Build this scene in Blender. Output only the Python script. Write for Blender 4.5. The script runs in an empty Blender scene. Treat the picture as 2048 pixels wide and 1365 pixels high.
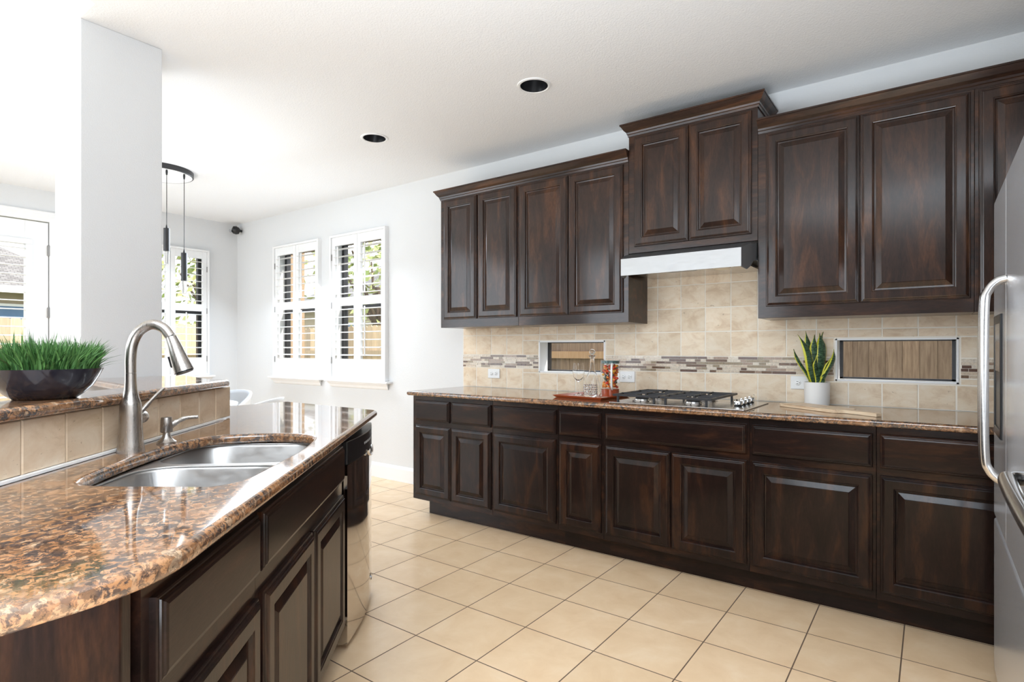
import bpy, bmesh, math, random
from mathutils import Vector, Matrix
from mathutils.bvhtree import BVHTree
rnd = random.Random(7)
C = bpy.context.scene.collection
PI = math.pi

# ------------------------------------------------------------------ camera, light, exposure
sc = bpy.context.scene
cam_d = bpy.data.cameras.new('camera')
cam_d.sensor_width = 36.0
cam_d.lens = 1143 / 2048 * 36
cam_d.shift_y = 16 / 2048
cam_d.clip_start = 0.02
cam_d.clip_end = 200
cam = bpy.data.objects.new('camera', cam_d)
C.objects.link(cam)
cam.location = (0, 0, 1.225)
cam.rotation_euler = (PI / 2, 0, math.radians(36.28))
sc.camera = cam
sc.view_settings.view_transform = 'Standard'
sc.view_settings.look = 'None'
sc.view_settings.gamma = 1
sc.view_settings.use_curve_mapping = False
sc.view_settings.exposure = 0.16

w = bpy.data.worlds.new('sky')
sc.world = w
w.use_nodes = True
bg = w.node_tree.nodes['Background']
bg.inputs[0].default_value = (0.90, 0.95, 1.0, 1)
bg.inputs[1].default_value = 2.3

sun_d = bpy.data.lights.new('sun', 'SUN')
sun_d.energy = 5
sun_d.angle = 0.01
sun_d.color = (1, 0.93, 0.82)
sun = bpy.data.objects.new('sun', sun_d)
C.objects.link(sun)
sun.rotation_euler = Vector((-0.66, -0.30, -0.70)).to_track_quat('-Z', 'Y').to_euler()

def area(name, loc, direction, sx, sy, energy, col=(1, 1, 1), spread=180):
    d = bpy.data.lights.new(name, 'AREA')
    d.shape = 'RECTANGLE'; d.size = sx; d.size_y = sy; d.energy = energy; d.color = col; d.spread = math.radians(spread)
    o = bpy.data.objects.new(name, d); C.objects.link(o)
    o.location = loc
    o.rotation_euler = Vector(direction).to_track_quat('-Z', 'Y').to_euler()
    return o
DAY = (0.80, 0.90, 1.0)
area('light_living_window', (-6.8, -1.9, 1.7), (1, -0.25, 0), 3.6, 2.4, 80, DAY)
area('light_back_window', (-4.2, -4.4, 1.9), (0.25, 1, 0), 4.0, 2.6, 115, DAY)
area('light_fill_overhead', (-0.3, 0.1, 2.70), (-0.1, 0.3, -1), 2.2, 2.2, 98, DAY, 130)  # added overhead fill to brighten the floor, no fixture here
area('light_fill_upward', (-0.2, -0.5, 0.8), (-0.15, 0.35, 1), 1.3, 1.3, 78, DAY, 136)  # added upward fill to brighten the ceiling, no real lamp there
area('light_bounce_living', (-4.6, 0.3, 1.0), (0, 0.6, 1), 1.2, 1.2, 12, DAY, 110)  # added upward fill, standing in for bounced light
area('light_nook_window', (-5.1, 3.2, 2.2), (0.1, -0.7, -1), 1.6, 1.0, 50, DAY)

# ------------------------------------------------------------------ materials
def mat(name, col=(0.8, 0.8, 0.8), rough=0.5, metal=0.0, **kw):
    m = bpy.data.materials.new(name); m.use_nodes = True
    b = m.node_tree.nodes['Principled BSDF']
    b.inputs['Base Color'].default_value = (*col, 1)
    b.inputs['Roughness'].default_value = rough
    b.inputs['Metallic'].default_value = metal
    for k, v in kw.items():
        b.inputs[k.replace('_', ' ')].default_value = v
    return m
def N(m, t, **kw):
    n = m.node_tree.nodes.new(t)
    for k, v in kw.items():
        if hasattr(n, k) and k not in ('Scale',): setattr(n, k, v)
    return n
def L(m, a, b): m.node_tree.links.new(a, b)
def bsdf(m): return m.node_tree.nodes['Principled BSDF']
def coords(m, scale=(1, 1, 1), loc=(0, 0, 0), src='Object'):
    tc = N(m, 'ShaderNodeTexCoord'); mp = N(m, 'ShaderNodeMapping')
    mp.inputs['Scale'].default_value = scale; mp.inputs['Location'].default_value = loc
    L(m, tc.outputs[src], mp.inputs[0]); return mp.outputs[0]
def noise(m, vec, scale, detail=4, rough=0.5, dist=0.0):
    n = N(m, 'ShaderNodeTexNoise'); n.inputs['Scale'].default_value = scale
    n.inputs['Detail'].default_value = detail; n.inputs['Roughness'].default_value = rough
    n.inputs['Distortion'].default_value = dist
    L(m, vec, n.inputs['Vector']); return n.outputs['Fac']
def ramp(m, fac, stops, interp='LINEAR'):
    r = N(m, 'ShaderNodeValToRGB'); e = r.color_ramp.elements; r.color_ramp.interpolation = interp
    while len(e) < len(stops): e.new(0.5)
    for i, (p, c) in enumerate(stops): e[i].position = p; e[i].color = (*c, 1)
    L(m, fac, r.inputs[0]); return r.outputs[0]
def math_(m, op, a, b=None):
    n = N(m, 'ShaderNodeMath', operation=op)
    for i, x in enumerate((a, b)):
        if x is None: continue
        if isinstance(x, (int, float)): n.inputs[i].default_value = x
        else: L(m, x, n.inputs[i])
    return n.outputs[0]
def mix(m, fac, a, b, mode='MIX'):
    n = N(m, 'ShaderNodeMix', data_type='RGBA', blend_type=mode)
    for i, x in zip((0, 6, 7), (fac, a, b)):
        if isinstance(x, (int, float)): n.inputs[i].default_value = x
        elif isinstance(x, tuple): n.inputs[i].default_value = (*x, 1)
        else: L(m, x, n.inputs[i])
    return n.outputs[2]
def bump(m, h, strength=0.2, dist=0.01):
    b = N(m, 'ShaderNodeBump'); b.inputs['Strength'].default_value = strength
    b.inputs['Distance'].default_value = dist
    L(m, h, b.inputs['Height']); L(m, b.outputs[0], bsdf(m).inputs['Normal'])
def setc(m, out): L(m, out, bsdf(m).inputs['Base Color'])
def setr(m, out): L(m, out, bsdf(m).inputs['Roughness'])

def wood_dark(name, scale, dark, mid, light, rough=0.36):
    m = mat(name, rough=rough)
    oi = N(m, 'ShaderNodeObjectInfo')
    tc = N(m, 'ShaderNodeTexCoord'); add = N(m, 'ShaderNodeVectorMath', operation='ADD')
    cmb = N(m, 'ShaderNodeCombineXYZ'); r10 = math_(m, 'MULTIPLY', oi.outputs['Random'], 17.0)
    for i in range(3): L(m, r10, cmb.inputs[i])
    L(m, tc.outputs['Object'], add.inputs[0]); L(m, cmb.outputs[0], add.inputs[1])
    def mp(s):
        q = N(m, 'ShaderNodeMapping'); q.inputs['Scale'].default_value = s; L(m, add.outputs[0], q.inputs[0]); return q.outputs[0]
    blotch = noise(m, mp([k * 1.0 for k in scale]), 2.4, 5, 0.6, 0.8)
    grain = noise(m, mp([k * 6.0 for k in scale]), 5.0, 6, 0.65, 0.3)
    c1 = ramp(m, blotch, [(0.32, dark), (0.52, mid), (0.68, light)])
    c2 = ramp(m, grain, [(0.3, (0.5, 0.5, 0.5)), (0.7, (1.2, 1.2, 1.2))])
    setc(m, mix(m, 0.75, c1, c2, 'MULTIPLY'))
    bump(m, grain, 0.12, 0.002)
    bsdf(m).inputs['Specular IOR Level'].default_value = 0.16
    bsdf(m).inputs['Coat Weight'].default_value = 0.6; bsdf(m).inputs['Coat Roughness'].default_value = 0.13
    return m
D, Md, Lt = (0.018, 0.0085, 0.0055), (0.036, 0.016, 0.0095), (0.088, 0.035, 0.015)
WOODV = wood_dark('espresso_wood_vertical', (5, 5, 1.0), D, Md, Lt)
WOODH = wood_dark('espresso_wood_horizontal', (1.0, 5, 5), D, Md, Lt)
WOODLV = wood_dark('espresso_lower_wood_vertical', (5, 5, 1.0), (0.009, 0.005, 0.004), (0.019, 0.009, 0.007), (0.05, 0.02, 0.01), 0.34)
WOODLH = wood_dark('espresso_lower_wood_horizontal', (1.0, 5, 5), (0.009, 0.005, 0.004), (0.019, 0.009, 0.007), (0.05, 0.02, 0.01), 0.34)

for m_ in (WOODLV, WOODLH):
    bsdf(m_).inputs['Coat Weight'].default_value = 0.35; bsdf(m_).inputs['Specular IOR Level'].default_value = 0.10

def wall_mat(name, col, scale, strength, rough=0.7):
    m = mat(name, col, rough)
    v = coords(m); bump(m, noise(m, v, scale, 2, 0.5), strength, 0.004)
    return m
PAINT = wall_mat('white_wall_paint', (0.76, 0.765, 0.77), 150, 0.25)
CEIL = wall_mat('white_textured_ceiling', (0.90, 0.905, 0.91), 130, 0.45, 0.9)
TRIM = mat('white_trim_paint', (0.9, 0.9, 0.9), 0.3)

def granite():
    m = mat('polished_granite', rough=0.06)
    v = coords(m)
    dn = N(m, 'ShaderNodeTexNoise'); dn.inputs['Scale'].default_value = 22; dn.inputs['Detail'].default_value = 5
    L(m, v, dn.inputs['Vector'])
    vm = N(m, 'ShaderNodeVectorMath', operation='MULTIPLY_ADD'); L(m, dn.outputs['Color'], vm.inputs[0])
    vm.inputs[1].default_value = (0.035, 0.035, 0.035); L(m, v, vm.inputs[2])
    vo = N(m, 'ShaderNodeTexVoronoi'); vo.inputs['Scale'].default_value = 60; L(m, vm.outputs[0], vo.inputs['Vector'])
    rgb = N(m, 'ShaderNodeSeparateColor'); L(m, vo.outputs['Color'], rgb.inputs[0])
    base = ramp(m, rgb.outputs[0], [(0.0, (0.25, 0.115, 0.05)), (0.35, (0.38, 0.185, 0.083)), (0.6, (0.44, 0.235, 0.12)), (0.8, (0.31, 0.145, 0.065)), (1.0, (0.47, 0.31, 0.19))])
    n1 = noise(m, v, 58, 7, 0.72, 0.7)
    f1 = ramp(m, n1, [(0.47, (1, 1, 1)), (0.54, (0, 0, 0))])
    big = noise(m, v, 7, 4, 0.6, 0.5)
    n2 = noise(m, v, 85, 5, 0.7, 0.4)
    f2 = ramp(m, n2, [(0.55, (0, 0, 0)), (0.62, (1, 1, 1))])
    dk = ramp(m, big, [(0.35, (0.018, 0.013, 0.011)), (0.62, (0.075, 0.058, 0.052))])
    f1b = mix(m, 1.0, f1, ramp(m, big, [(0.30, (0.2, 0.2, 0.2)), (0.55, (1, 1, 1))]), 'MULTIPLY')
    c = mix(m, f1b, base, dk)
    c = mix(m, math_(m, 'MULTIPLY', f2, 0.75), c, (0.04, 0.025, 0.018))
    setc(m, c)
    bsdf(m).inputs['Specular IOR Level'].default_value = 0.9
    bsdf(m).inputs['Coat Weight'].default_value = 0.25; bsdf(m).inputs['Coat Roughness'].default_value = 0.02
    return m
GRANITE = granite()

def floor_mat():
    m = mat('beige_floor_tile', rough=0.3)
    tc = N(m, 'ShaderNodeTexCoord'); sp = N(m, 'ShaderNodeSeparateXYZ'); L(m, tc.outputs['Object'], sp.inputs[0])
    T = 0.33607
    masks = []; cells = []
    for i, o in ((0, -2.4487), (1, 2.0625)):
        q = math_(m, 'DIVIDE', math_(m, 'SUBTRACT', sp.outputs[i], o - 100 * T), T)
        fr = math_(m, 'FRACT', q); cells.append(math_(m, 'FLOOR', q))
        masks.append(math_(m, 'GREATER_THAN', math_(m, 'ABSOLUTE', math_(m, 'SUBTRACT', fr, 0.5)), 0.5 - 0.0075))
    g = math_(m, 'MAXIMUM', masks[0], masks[1])
    cc = N(m, 'ShaderNodeCombineXYZ'); L(m, cells[0], cc.inputs[0]); L(m, cells[1], cc.inputs[1])
    wn = N(m, 'ShaderNodeTexWhiteNoise', noise_dimensions='3D'); L(m, cc.outputs[0], wn.inputs['Vector'])
    v = coords(m)
    n1 = noise(m, v, 6, 6, 0.6, 0.4)
    tile = ramp(m, n1, [(0.3, (0.77, 0.545, 0.34)), (0.55, (0.83, 0.61, 0.395)), (0.75, (0.87, 0.67, 0.46))])
    tint = mix(m, wn.outputs['Value'], (0.95, 0.94, 0.92), (1.03, 1.02, 1.01))
    tile = mix(m, 1.0, tile, tint, 'MULTIPLY')
    setc(m, mix(m, g, tile, (0.13, 0.08, 0.05)))
    setr(m, mix(m, g, (0.24, 0.24, 0.24), (0.9, 0.9, 0.9)))
    bump(m, math_(m, 'SUBTRACT', math_(m, 'MULTIPLY', noise(m, v, 14, 3), 0.15), g), 0.25, 0.002)
    return m
FLOOR = floor_mat()

def travertine(name, a, b, c, sc_=9):
    m = mat(name, rough=0.6)
    gi = N(m, 'ShaderNodeNewGeometry')
    v = coords(m)
    add = N(m, 'ShaderNodeVectorMath', operation='ADD'); cm = N(m, 'ShaderNodeCombineXYZ')
    r = math_(m, 'MULTIPLY', gi.outputs['Random Per Island'], 31.0)
    for i in range(3): L(m, r, cm.inputs[i])
    L(m, v, add.inputs[0]); L(m, cm.outputs[0], add.inputs[1])
    mp = N(m, 'ShaderNodeMapping'); mp.inputs['Scale'].default_value = (1, 1, 1.8); L(m, add.outputs[0], mp.inputs[0])
    n1 = noise(m, mp.outputs[0], sc_, 7, 0.62, 0.7)
    col = ramp(m, n1, [(0.32, a), (0.5, b), (0.7, c)])
    pits = noise(m, mp.outputs[0], 42, 4, 0.65, 1.2)
    pm = ramp(m, pits, [(0.30, (1, 1, 1)), (0.345, (0, 0, 0))])
    col = mix(m, math_(m, 'MULTIPLY', pm, 0.55), col, (0.30, 0.19, 0.11))
    tint = mix(m, gi.outputs['Random Per Island'], (0.88, 0.86, 0.83), (1.04, 1.03, 1.02))
    setc(m, mix(m, 1.0, col, tint, 'MULTIPLY'))
    bump(m, math_(m, 'SUBTRACT', noise(m, v, 60, 4), math_(m, 'MULTIPLY', pm, 0.7)), 0.35, 0.003)
    return m
TILE = travertine('tumbled_travertine', (0.74, 0.57, 0.40), (0.87, 0.73, 0.555), (0.93, 0.82, 0.67))
BARTILE = travertine('honed_travertine', (0.58, 0.42, 0.27), (0.72, 0.56, 0.40), (0.80, 0.68, 0.53), 5)
GROUT = mat('cream_grout', (0.92, 0.86, 0.76), 0.9)
def mosaic():
    m = mat('glass_and_stone_mosaic', rough=0.15)
    gi = N(m, 'ShaderNodeNewGeometry')
    c = ramp(m, gi.outputs['Random Per Island'], [(0, (0.78, 0.68, 0.55)), (0.24, (0.20, 0.12, 0.075)), (0.36, (0.72, 0.60, 0.46)), (0.50, (0.38, 0.30, 0.20)),
             (0.64, (0.16, 0.09, 0.065)), (0.76, (0.82, 0.74, 0.62)), (0.88, (0.45, 0.33, 0.25))], 'CONSTANT')
    n1 = noise(m, coords(m), 90, 4, 0.7, 1.0)
    setc(m, mix(m, 0.35, c, ramp(m, n1, [(0.4, (0.25, 0.16, 0.11)), (0.6, (1, 0.95, 0.88))]), 'MULTIPLY'))
    return m
MOSAIC = mosaic()

def brushed(name, col, rough, scl=(1, 1, 60)):
    m = mat(name, col, rough, 1.0)
    n1 = noise(m, coords(m, scl), 12, 3, 0.6)
    setr(m, ramp(m, n1, [(0.3, (rough * 0.8,) * 3), (0.7, (rough * 1.25,) * 3)]))
    return m
NICKEL = brushed('brushed_nickel', (0.47, 0.435, 0.405), 0.30, (30, 30, 1))
STEEL = brushed('stainless_steel', (0.62, 0.61, 0.60), 0.2)
SINKM = brushed('sink_steel', (0.50, 0.49, 0.48), 0.36, (40, 1, 1))
FRIDGEM = mat('fridge_steel', (0.80, 0.81, 0.84), 0.24, 0.7)
DWM = brushed('dishwasher_steel', (0.60, 0.57, 0.54), 0.07, (1, 1, 1))
CHROME = mat('polished_chrome', (0.8, 0.8, 0.8), 0.06, 1.0)
BLACK = mat('black_plastic', (0.012, 0.012, 0.014), 0.3)
IRON = mat('cast_iron', (0.02, 0.02, 0.023), 0.42)
DARKBZ = mat('dark_bronze_metal', (0.05, 0.05, 0.053), 0.35, 0.6)
WHITEP = mat('white_plastic', (0.88, 0.88, 0.87), 0.3)
GREYP = mat('grey_print', (0.35, 0.35, 0.36), 0.5)
HINGE = mat('hinge_metal', (0.35, 0.34, 0.33), 0.35, 0.9)
CERAMIC = mat('white_ceramic', (0.85, 0.84, 0.82), 0.35)
GREYFAB = mat('grey_cushion', (0.42, 0.43, 0.45), 0.8)
GLASS = mat('clear_glass', (1, 1, 1), 0.0, Transmission_Weight=1.0, IOR=1.22)
CRYSTAL = mat('cut_crystal', (0.92, 0.93, 0.95), 0.02, Transmission_Weight=0.9, IOR=1.6)
def pane_mat():
    m = bpy.data.materials.new('window_glass'); m.use_nodes = True
    nt = m.node_tree; nt.nodes.clear()
    o = nt.nodes.new('ShaderNodeOutputMaterial'); mx = nt.nodes.new('ShaderNodeMixShader')
    t = nt.nodes.new('ShaderNodeBsdfTransparent'); g = nt.nodes.new('ShaderNodeBsdfGlossy'); g.inputs['Roughness'].default_value = 0.02
    fr = nt.nodes.new('ShaderNodeFresnel'); fr.inputs[0].default_value = 1.4
    ge = nt.nodes.new('ShaderNodeNewGeometry'); su = nt.nodes.new('ShaderNodeMath'); su.operation = 'SUBTRACT'; su.inputs[0].default_value = 1.0; mu = nt.nodes.new('ShaderNodeMath'); mu.operation = 'MULTIPLY'
    nt.links.new(ge.outputs['Backfacing'], su.inputs[1]); nt.links.new(su.outputs[0], mu.inputs[0]); nt.links.new(fr.outputs[0], mu.inputs[1]); nt.links.new(mu.outputs[0], mx.inputs[0]); nt.links.new(t.outputs[0], mx.inputs[1]); nt.links.new(g.outputs[0], mx.inputs[2])
    nt.links.new(mx.outputs[0], o.inputs[0]); return m
PANE = pane_mat()
def fence_mat(name, a, b):
    m = mat(name, rough=0.85); gi = N(m, 'ShaderNodeNewGeometry')
    n1 = noise(m, coords(m, (9, 9, 0.7)), 5, 6, 0.65, 0.6)
    c = ramp(m, n1, [(0.3, a), (0.7, b)])
    setc(m, mix(m, 1.0, c, mix(m, gi.outputs['Random Per Island'], (0.65, 0.65, 0.66), (1.2, 1.17, 1.12)), 'MULTIPLY'))
    return m
FENCE = fence_mat('weathered_cedar', (0.16, 0.10, 0.065), (0.34, 0.24, 0.165))
RAILW = fence_mat('fresh_cedar_rail', (0.38, 0.22, 0.11), (0.52, 0.34, 0.2))
PALEFENCE = fence_mat('pale_fence_wood', (0.55, 0.42, 0.28), (0.72, 0.58, 0.42))
GRASSGR = mat('lawn', (0.16, 0.20, 0.09), 0.9)
def leafm(name, a, b):
    m = mat(name, rough=0.6); gi = N(m, 'ShaderNodeNewGeometry')
    setc(m, mix(m, gi.outputs['Random Per Island'], a, b)); return m
FOLI = leafm('tree_leaves', (0.20, 0.28, 0.08), (0.62, 0.62, 0.30))
BARK = mat('bark', (0.10, 0.07, 0.05), 0.9)
def shingle_mat():
    m = mat('roof_shingles', rough=0.9)
    br = N(m, 'ShaderNodeTexBrick'); br.inputs['Scale'].default_value = 4.0
    br.inputs['Color1'].default_value = (0.16, 0.15, 0.15, 1); br.inputs['Color2'].default_value = (0.26, 0.25, 0.25, 1); br.inputs['Mortar'].default_value = (0.07, 0.07, 0.07, 1)
    L(m, coords(m, (1, 1, 1)), br.inputs['Vector']); setc(m, br.outputs[0]); return m
SHING = shingle_mat()
STUCCO = mat('tan_stucco', (0.46, 0.38, 0.29), 0.9)
BLUEG = mat('blue_window_glass', (0.10, 0.19, 0.33), 0.15)
def handboard():
    m = mat('light_acacia', rough=0.4)
    n1 = noise(m, coords(m, (1.5, 14, 14)), 4, 5, 0.6, 1.2)
    setc(m, ramp(m, n1, [(0.33, (0.46, 0.26, 0.13)), (0.46, (0.75, 0.55, 0.36)), (0.65, (0.85, 0.68, 0.48))])); return m
BOARDM = handboard()
TRAYM = mat('red_orange_lacquer', (0.50, 0.10, 0.03), 0.2)
def leaf_blade():
    m = mat('snake_plant_leaf', rough=0.35)
    uv = N(m, 'ShaderNodeUVMap'); sp = N(m, 'ShaderNodeSeparateXYZ'); L(m, uv.outputs[0], sp.inputs[0])
    e = math_(m, 'ABSOLUTE', math_(m, 'SUBTRACT', sp.outputs[0], 0.5))
    n1 = noise(m, coords(m, (12, 12, 70)), 3, 3, 0.6, 1.0)
    band = ramp(m, n1, [(0.42, (0.010, 0.035, 0.018)), (0.58, (0.10, 0.19, 0.10))])
    em = math_(m, 'GREATER_THAN', math_(m, 'ADD', e, math_(m, 'MULTIPLY', math_(m, 'SUBTRACT', n1, 0.5), 0.15)), 0.34)
    setc(m, mix(m, em, band, (0.62, 0.60, 0.04))); return m
SNAKE = leaf_blade()
WHEAT = leafm('wheatgrass_blades', (0.02, 0.085, 0.015), (0.12, 0.27, 0.07))
BOWLM = mat('dark_glazed_bowl', (0.022, 0.020, 0.028), 0.10)
SOIL = mat('soil', (0.04, 0.028, 0.02), 0.9)
def fruit_mat():
    m = mat('fruit_pieces', rough=0.3); gi = N(m, 'ShaderNodeNewGeometry')
    setc(m, ramp(m, gi.outputs['Random Per Island'], [(0, (0.75, 0.07, 0.02)), (0.25, (0.85, 0.27, 0.03)), (0.5, (0.55, 0.06, 0.02)), (0.7, (0.9, 0.45, 0.05)), (0.88, (0.10, 0.16, 0.12))], 'CONSTANT')); return m
FRUIT = fruit_mat()
JUICE = mat('orange_juice', (0.80, 0.22, 0.05), 0.2)
REDJUICE = mat('amber_juice', (0.42, 0.07, 0.02), 0.2)

# ------------------------------------------------------------------ helpers
def empty(name, loc=(0, 0, 0), rz=0.0, label=None, cat=None, group=None, kind=None):
    o = bpy.data.objects.new(name, None); o.empty_display_size = 0.1
    C.objects.link(o); o.location = loc; o.rotation_euler = (0, 0, rz)
    return tag(o, label, cat, group, kind)
def tag(o, label=None, cat=None, group=None, kind=None):
    for k, v in (('label', label), ('category', cat), ('group', group), ('kind', kind)):
        if v: o[k] = v
    return o
def obj(name, bm, m, parent=None, bev=0.0, seg=2, smooth=False, label=None, cat=None, group=None, kind=None, loc=None, rz=0.0):
    bmesh.ops.recalc_face_normals(bm, faces=bm.faces[:])
    me = bpy.data.meshes.new(name); bm.to_mesh(me); bm.free()
    me.materials.append(m)
    o = bpy.data.objects.new(name, me); C.objects.link(o)
    if parent: o.parent = parent
    if loc is not None: o.location = loc
    o.rotation_euler = (0, 0, rz)
    if smooth:
        for p in me.polygons: p.use_smooth = True
    if bev:
        md = o.modifiers.new('bevel', 'BEVEL'); md.width = bev; md.segments = seg; md.limit_method = 'ANGLE'; md.angle_limit = math.radians(35)
    if smooth:
        try: me.set_sharp_from_angle(angle=math.radians(42))
        except Exception: pass
    return tag(o, label, cat, group, kind)
def box(bm, x0, x1, y0, y1, z0, z1):
    v = [bm.verts.new(p) for p in ((x0, y0, z0), (x1, y0, z0), (x1, y1, z0), (x0, y1, z0), (x0, y0, z1), (x1, y0, z1), (x1, y1, z1), (x0, y1, z1))]
    for f in ((0, 1, 2, 3), (4, 5, 6, 7), (0, 1, 5, 4), (1, 2, 6, 5), (2, 3, 7, 6), (3, 0, 4, 7)): bm.faces.new([v[i] for i in f])
    return bm
def B(*a): return box(bmesh.new(), *a)
def boxes(lst):
    bm = bmesh.new()
    for a in lst: box(bm, *a)
    return bm
def bridge(bm, a, b, closed=True):
    n = len(a)
    for i in range(n if closed else n - 1):
        j = (i + 1) % n
        try: bm.faces.new((a[i], a[j], b[j], b[i]))
        except ValueError: pass
def lathe(bm, prof, seg=32, c=(0, 0, 0), cap0=False, cap1=False, mat4=None):
    rings = []
    for r, z in prof:
        ring = []
        for k in range(seg):
            p = Vector((r * math.cos(2 * PI * k / seg), r * math.sin(2 * PI * k / seg), z))
            if mat4: p = mat4 @ p
            ring.append(bm.verts.new(p + Vector(c)))
        rings.append(ring)
    for a, b in zip(rings, rings[1:]): bridge(bm, a, b)
    if cap0: bm.faces.new(rings[0])
    if cap1: bm.faces.new(rings[-1])
    return bm
def frames(path):
    T = []
    n = len(path)
    for i in range(n):
        a = path[max(i - 1, 0)]; b = path[min(i + 1, n - 1)]
        T.append((b - a).normalized())
    up = Vector((0, 0, 1)) if abs(T[0].z) < 0.9 else Vector((0, 1, 0))
    nrm = (up - T[0] * up.dot(T[0])).normalized(); out = []
    for t in T:
        nrm = (nrm - t * nrm.dot(t)).normalized(); out.append((nrm.copy(), t.cross(nrm)))
    return out
def tube(bm, pts, rad, seg=12, caps=True, ell=1.0):
    path = [Vector(p) for p in pts]
    rad = rad if isinstance(rad, (list, tuple)) else [rad] * len(path)
    rings = []
    for p, (n_, b_), r in zip(path, frames(path), rad):
        rings.append([bm.verts.new(p + n_ * (r * math.cos(2 * PI * k / seg)) + b_ * (r * ell * math.sin(2 * PI * k / seg))) for k in range(seg)])
    for a, b in zip(rings, rings[1:]): bridge(bm, a, b)
    if caps: bm.faces.new(rings[0]); bm.faces.new(rings[-1])
    return bm
def catmull(pts, n=6):
    P = [Vector(p) for p in pts]; P = [2 * P[0] - P[1]] + P + [2 * P[-1] - P[-2]]; out = []
    for i in range(1, len(P) - 2):
        for k in range(n):
            t = k / n
            out.append(0.5 * ((2 * P[i]) + (-P[i - 1] + P[i + 1]) * t + (2 * P[i - 1] - 5 * P[i] + 4 * P[i + 1] - P[i + 2]) * t * t + (-P[i - 1] + 3 * P[i] - 3 * P[i + 1] + P[i + 2]) * t ** 3))
    out.append(P[-2]); return out
def prism(bm, poly, z0, z1):
    a = [bm.verts.new((x, y, z0)) for x, y in poly]; b = [bm.verts.new((x, y, z1)) for x, y in poly]
    bridge(bm, a, b); bm.faces.new(a); bm.faces.new(b); return bm
def rounded(poly, radii, seg=6):
    out = []; n = len(poly)
    for i in range(n):
        p = Vector(poly[i]); a = Vector(poly[i - 1]); b = Vector(poly[(i + 1) % n]); r = radii[i] if isinstance(radii, list) else radii
        if r <= 0: out.append(tuple(p)); continue
        p0 = p + (a - p).normalized() * r; p1 = p + (b - p).normalized() * r
        for k in range(seg + 1):
            t = k / seg; q = p0 * (1 - t) ** 2 + p * 2 * t * (1 - t) + p1 * t * t; out.append(tuple(q))
    return out
def slab(name, outer, holes, z_top, thick, bev, m, parent=None, loc=(0, 0, 0), rz=0, **kw):
    """stone slab from outline(s): 2-D curve, filled and bevelled, turned into a mesh"""
    cu = bpy.data.curves.new(name + '_outline', 'CURVE'); cu.dimensions = '2D'; cu.fill_mode = 'BOTH'
    for poly in [outer] + holes:
        s = cu.splines.new('POLY'); s.points.add(len(poly) - 1)
        for p, q in zip(s.points, poly): p.co = (q[0], q[1], 0, 1)
        s.use_cyclic_u = True
    cu.extrude = thick / 2 - bev; cu.bevel_depth = bev; cu.bevel_resolution = 4; cu.offset = -bev
    t = bpy.data.objects.new('tmp', cu); C.objects.link(t)
    me = bpy.data.meshes.new_from_object(t.evaluated_get(bpy.context.evaluated_depsgraph_get()))
    bpy.data.objects.remove(t); bpy.data.curves.remove(cu)
    for v in me.vertices: v.co.z += z_top - thick / 2
    me.materials.clear(); me.materials.append(m)
    for p in me.polygons: p.use_smooth = True
    try: me.set_sharp_from_angle(angle=math.radians(42))
    except Exception: pass
    o = bpy.data.objects.new(name, me); C.objects.link(o)
    if parent: o.parent = parent
    o.location = loc; o.rotation_euler = (0, 0, rz)
    return tag(o, **kw)
def rings(bm, x0, x1, z0, z1, y0, prof):
    prev = None
    for ins, out in prof:
        r = [bm.verts.new((x, y0 - out, z)) for x, z in ((x0 + ins, z0 + ins), (x1 - ins, z0 + ins), (x1 - ins, z1 - ins), (x0 + ins, z1 - ins))]
        if prev: bridge(bm, prev, r)
        else: bm.faces.new(r)
        prev = r
    bm.faces.new(prev); return bm
EDGE = [(0, 0), (0, 0.010), (0.0025, 0.0125), (0.0055, 0.0125), (0.0065, 0.0155), (0.0105, 0.0165), (0.0125, 0.0195), (0.018, 0.021)]
def raised(x0, x1, z0, z1, y0):
    p = EDGE + [(0.050, 0.021), (0.053, 0.0185), (0.056, 0.0175), (0.059, 0.0095), (0.066, 0.0085), (0.090, 0.0175), (0.092, 0.019)]
    return rings(bmesh.new(), x0, x1, z0, z1, y0, p)
def slabfront(x0, x1, z0, z1, y0):
    return rings(bmesh.new(), x0, x1, z0, z1, y0, EDGE)
def extrude_profile(bm, prof, x0, x1, ends=(0, 0)):
    """profile of (out, z) swept along x; ends: extra length per unit 'out' for mitres"""
    a = [bm.verts.new((x0 - o * ends[0], -o, z)) for o, z in prof]; b = [bm.verts.new((x1 + o * ends[1], -o, z)) for o, z in prof]
    bridge(bm, a, b); bm.faces.new(a); bm.faces.new(b); return bm

# ------------------------------------------------------------------ setting
KC = 2.743
HC = 3.9
FW = -6.85      # far wall plane
CW = 3.65       # cabinet wall plane
obj('floor', B(FW - 0.15, 1.15, -4.6, CW + 0.15, -0.12, 0), FLOOR, kind='structure')
bm = bmesh.new()
DL = [(-1.844, 2.727), (-3.227, 2.726)]
slab('ceiling', [(FW - 0.15, 0.94), (-2.965, 0.94), (1.15, -3.96), (1.15, CW + 0.15), (FW - 0.15, CW + 0.15)],
     [[(u + 0.079 * math.cos(2 * PI * k / 48), v + 0.079 * math.sin(2 * PI * k / 48)) for k in range(48)] for u, v in DL], KC + 0.15, 0.15, 0.0, CEIL, kind='structure')
obj('ceiling', B(FW - 0.15, 1.15, -4.65, 1.1, HC, HC + 0.12), CEIL, kind='structure')
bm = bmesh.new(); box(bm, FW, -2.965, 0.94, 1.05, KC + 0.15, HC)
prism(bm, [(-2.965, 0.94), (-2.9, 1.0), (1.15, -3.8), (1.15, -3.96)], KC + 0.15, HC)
obj('wall_header', bm, PAINT, kind='structure')
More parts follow.
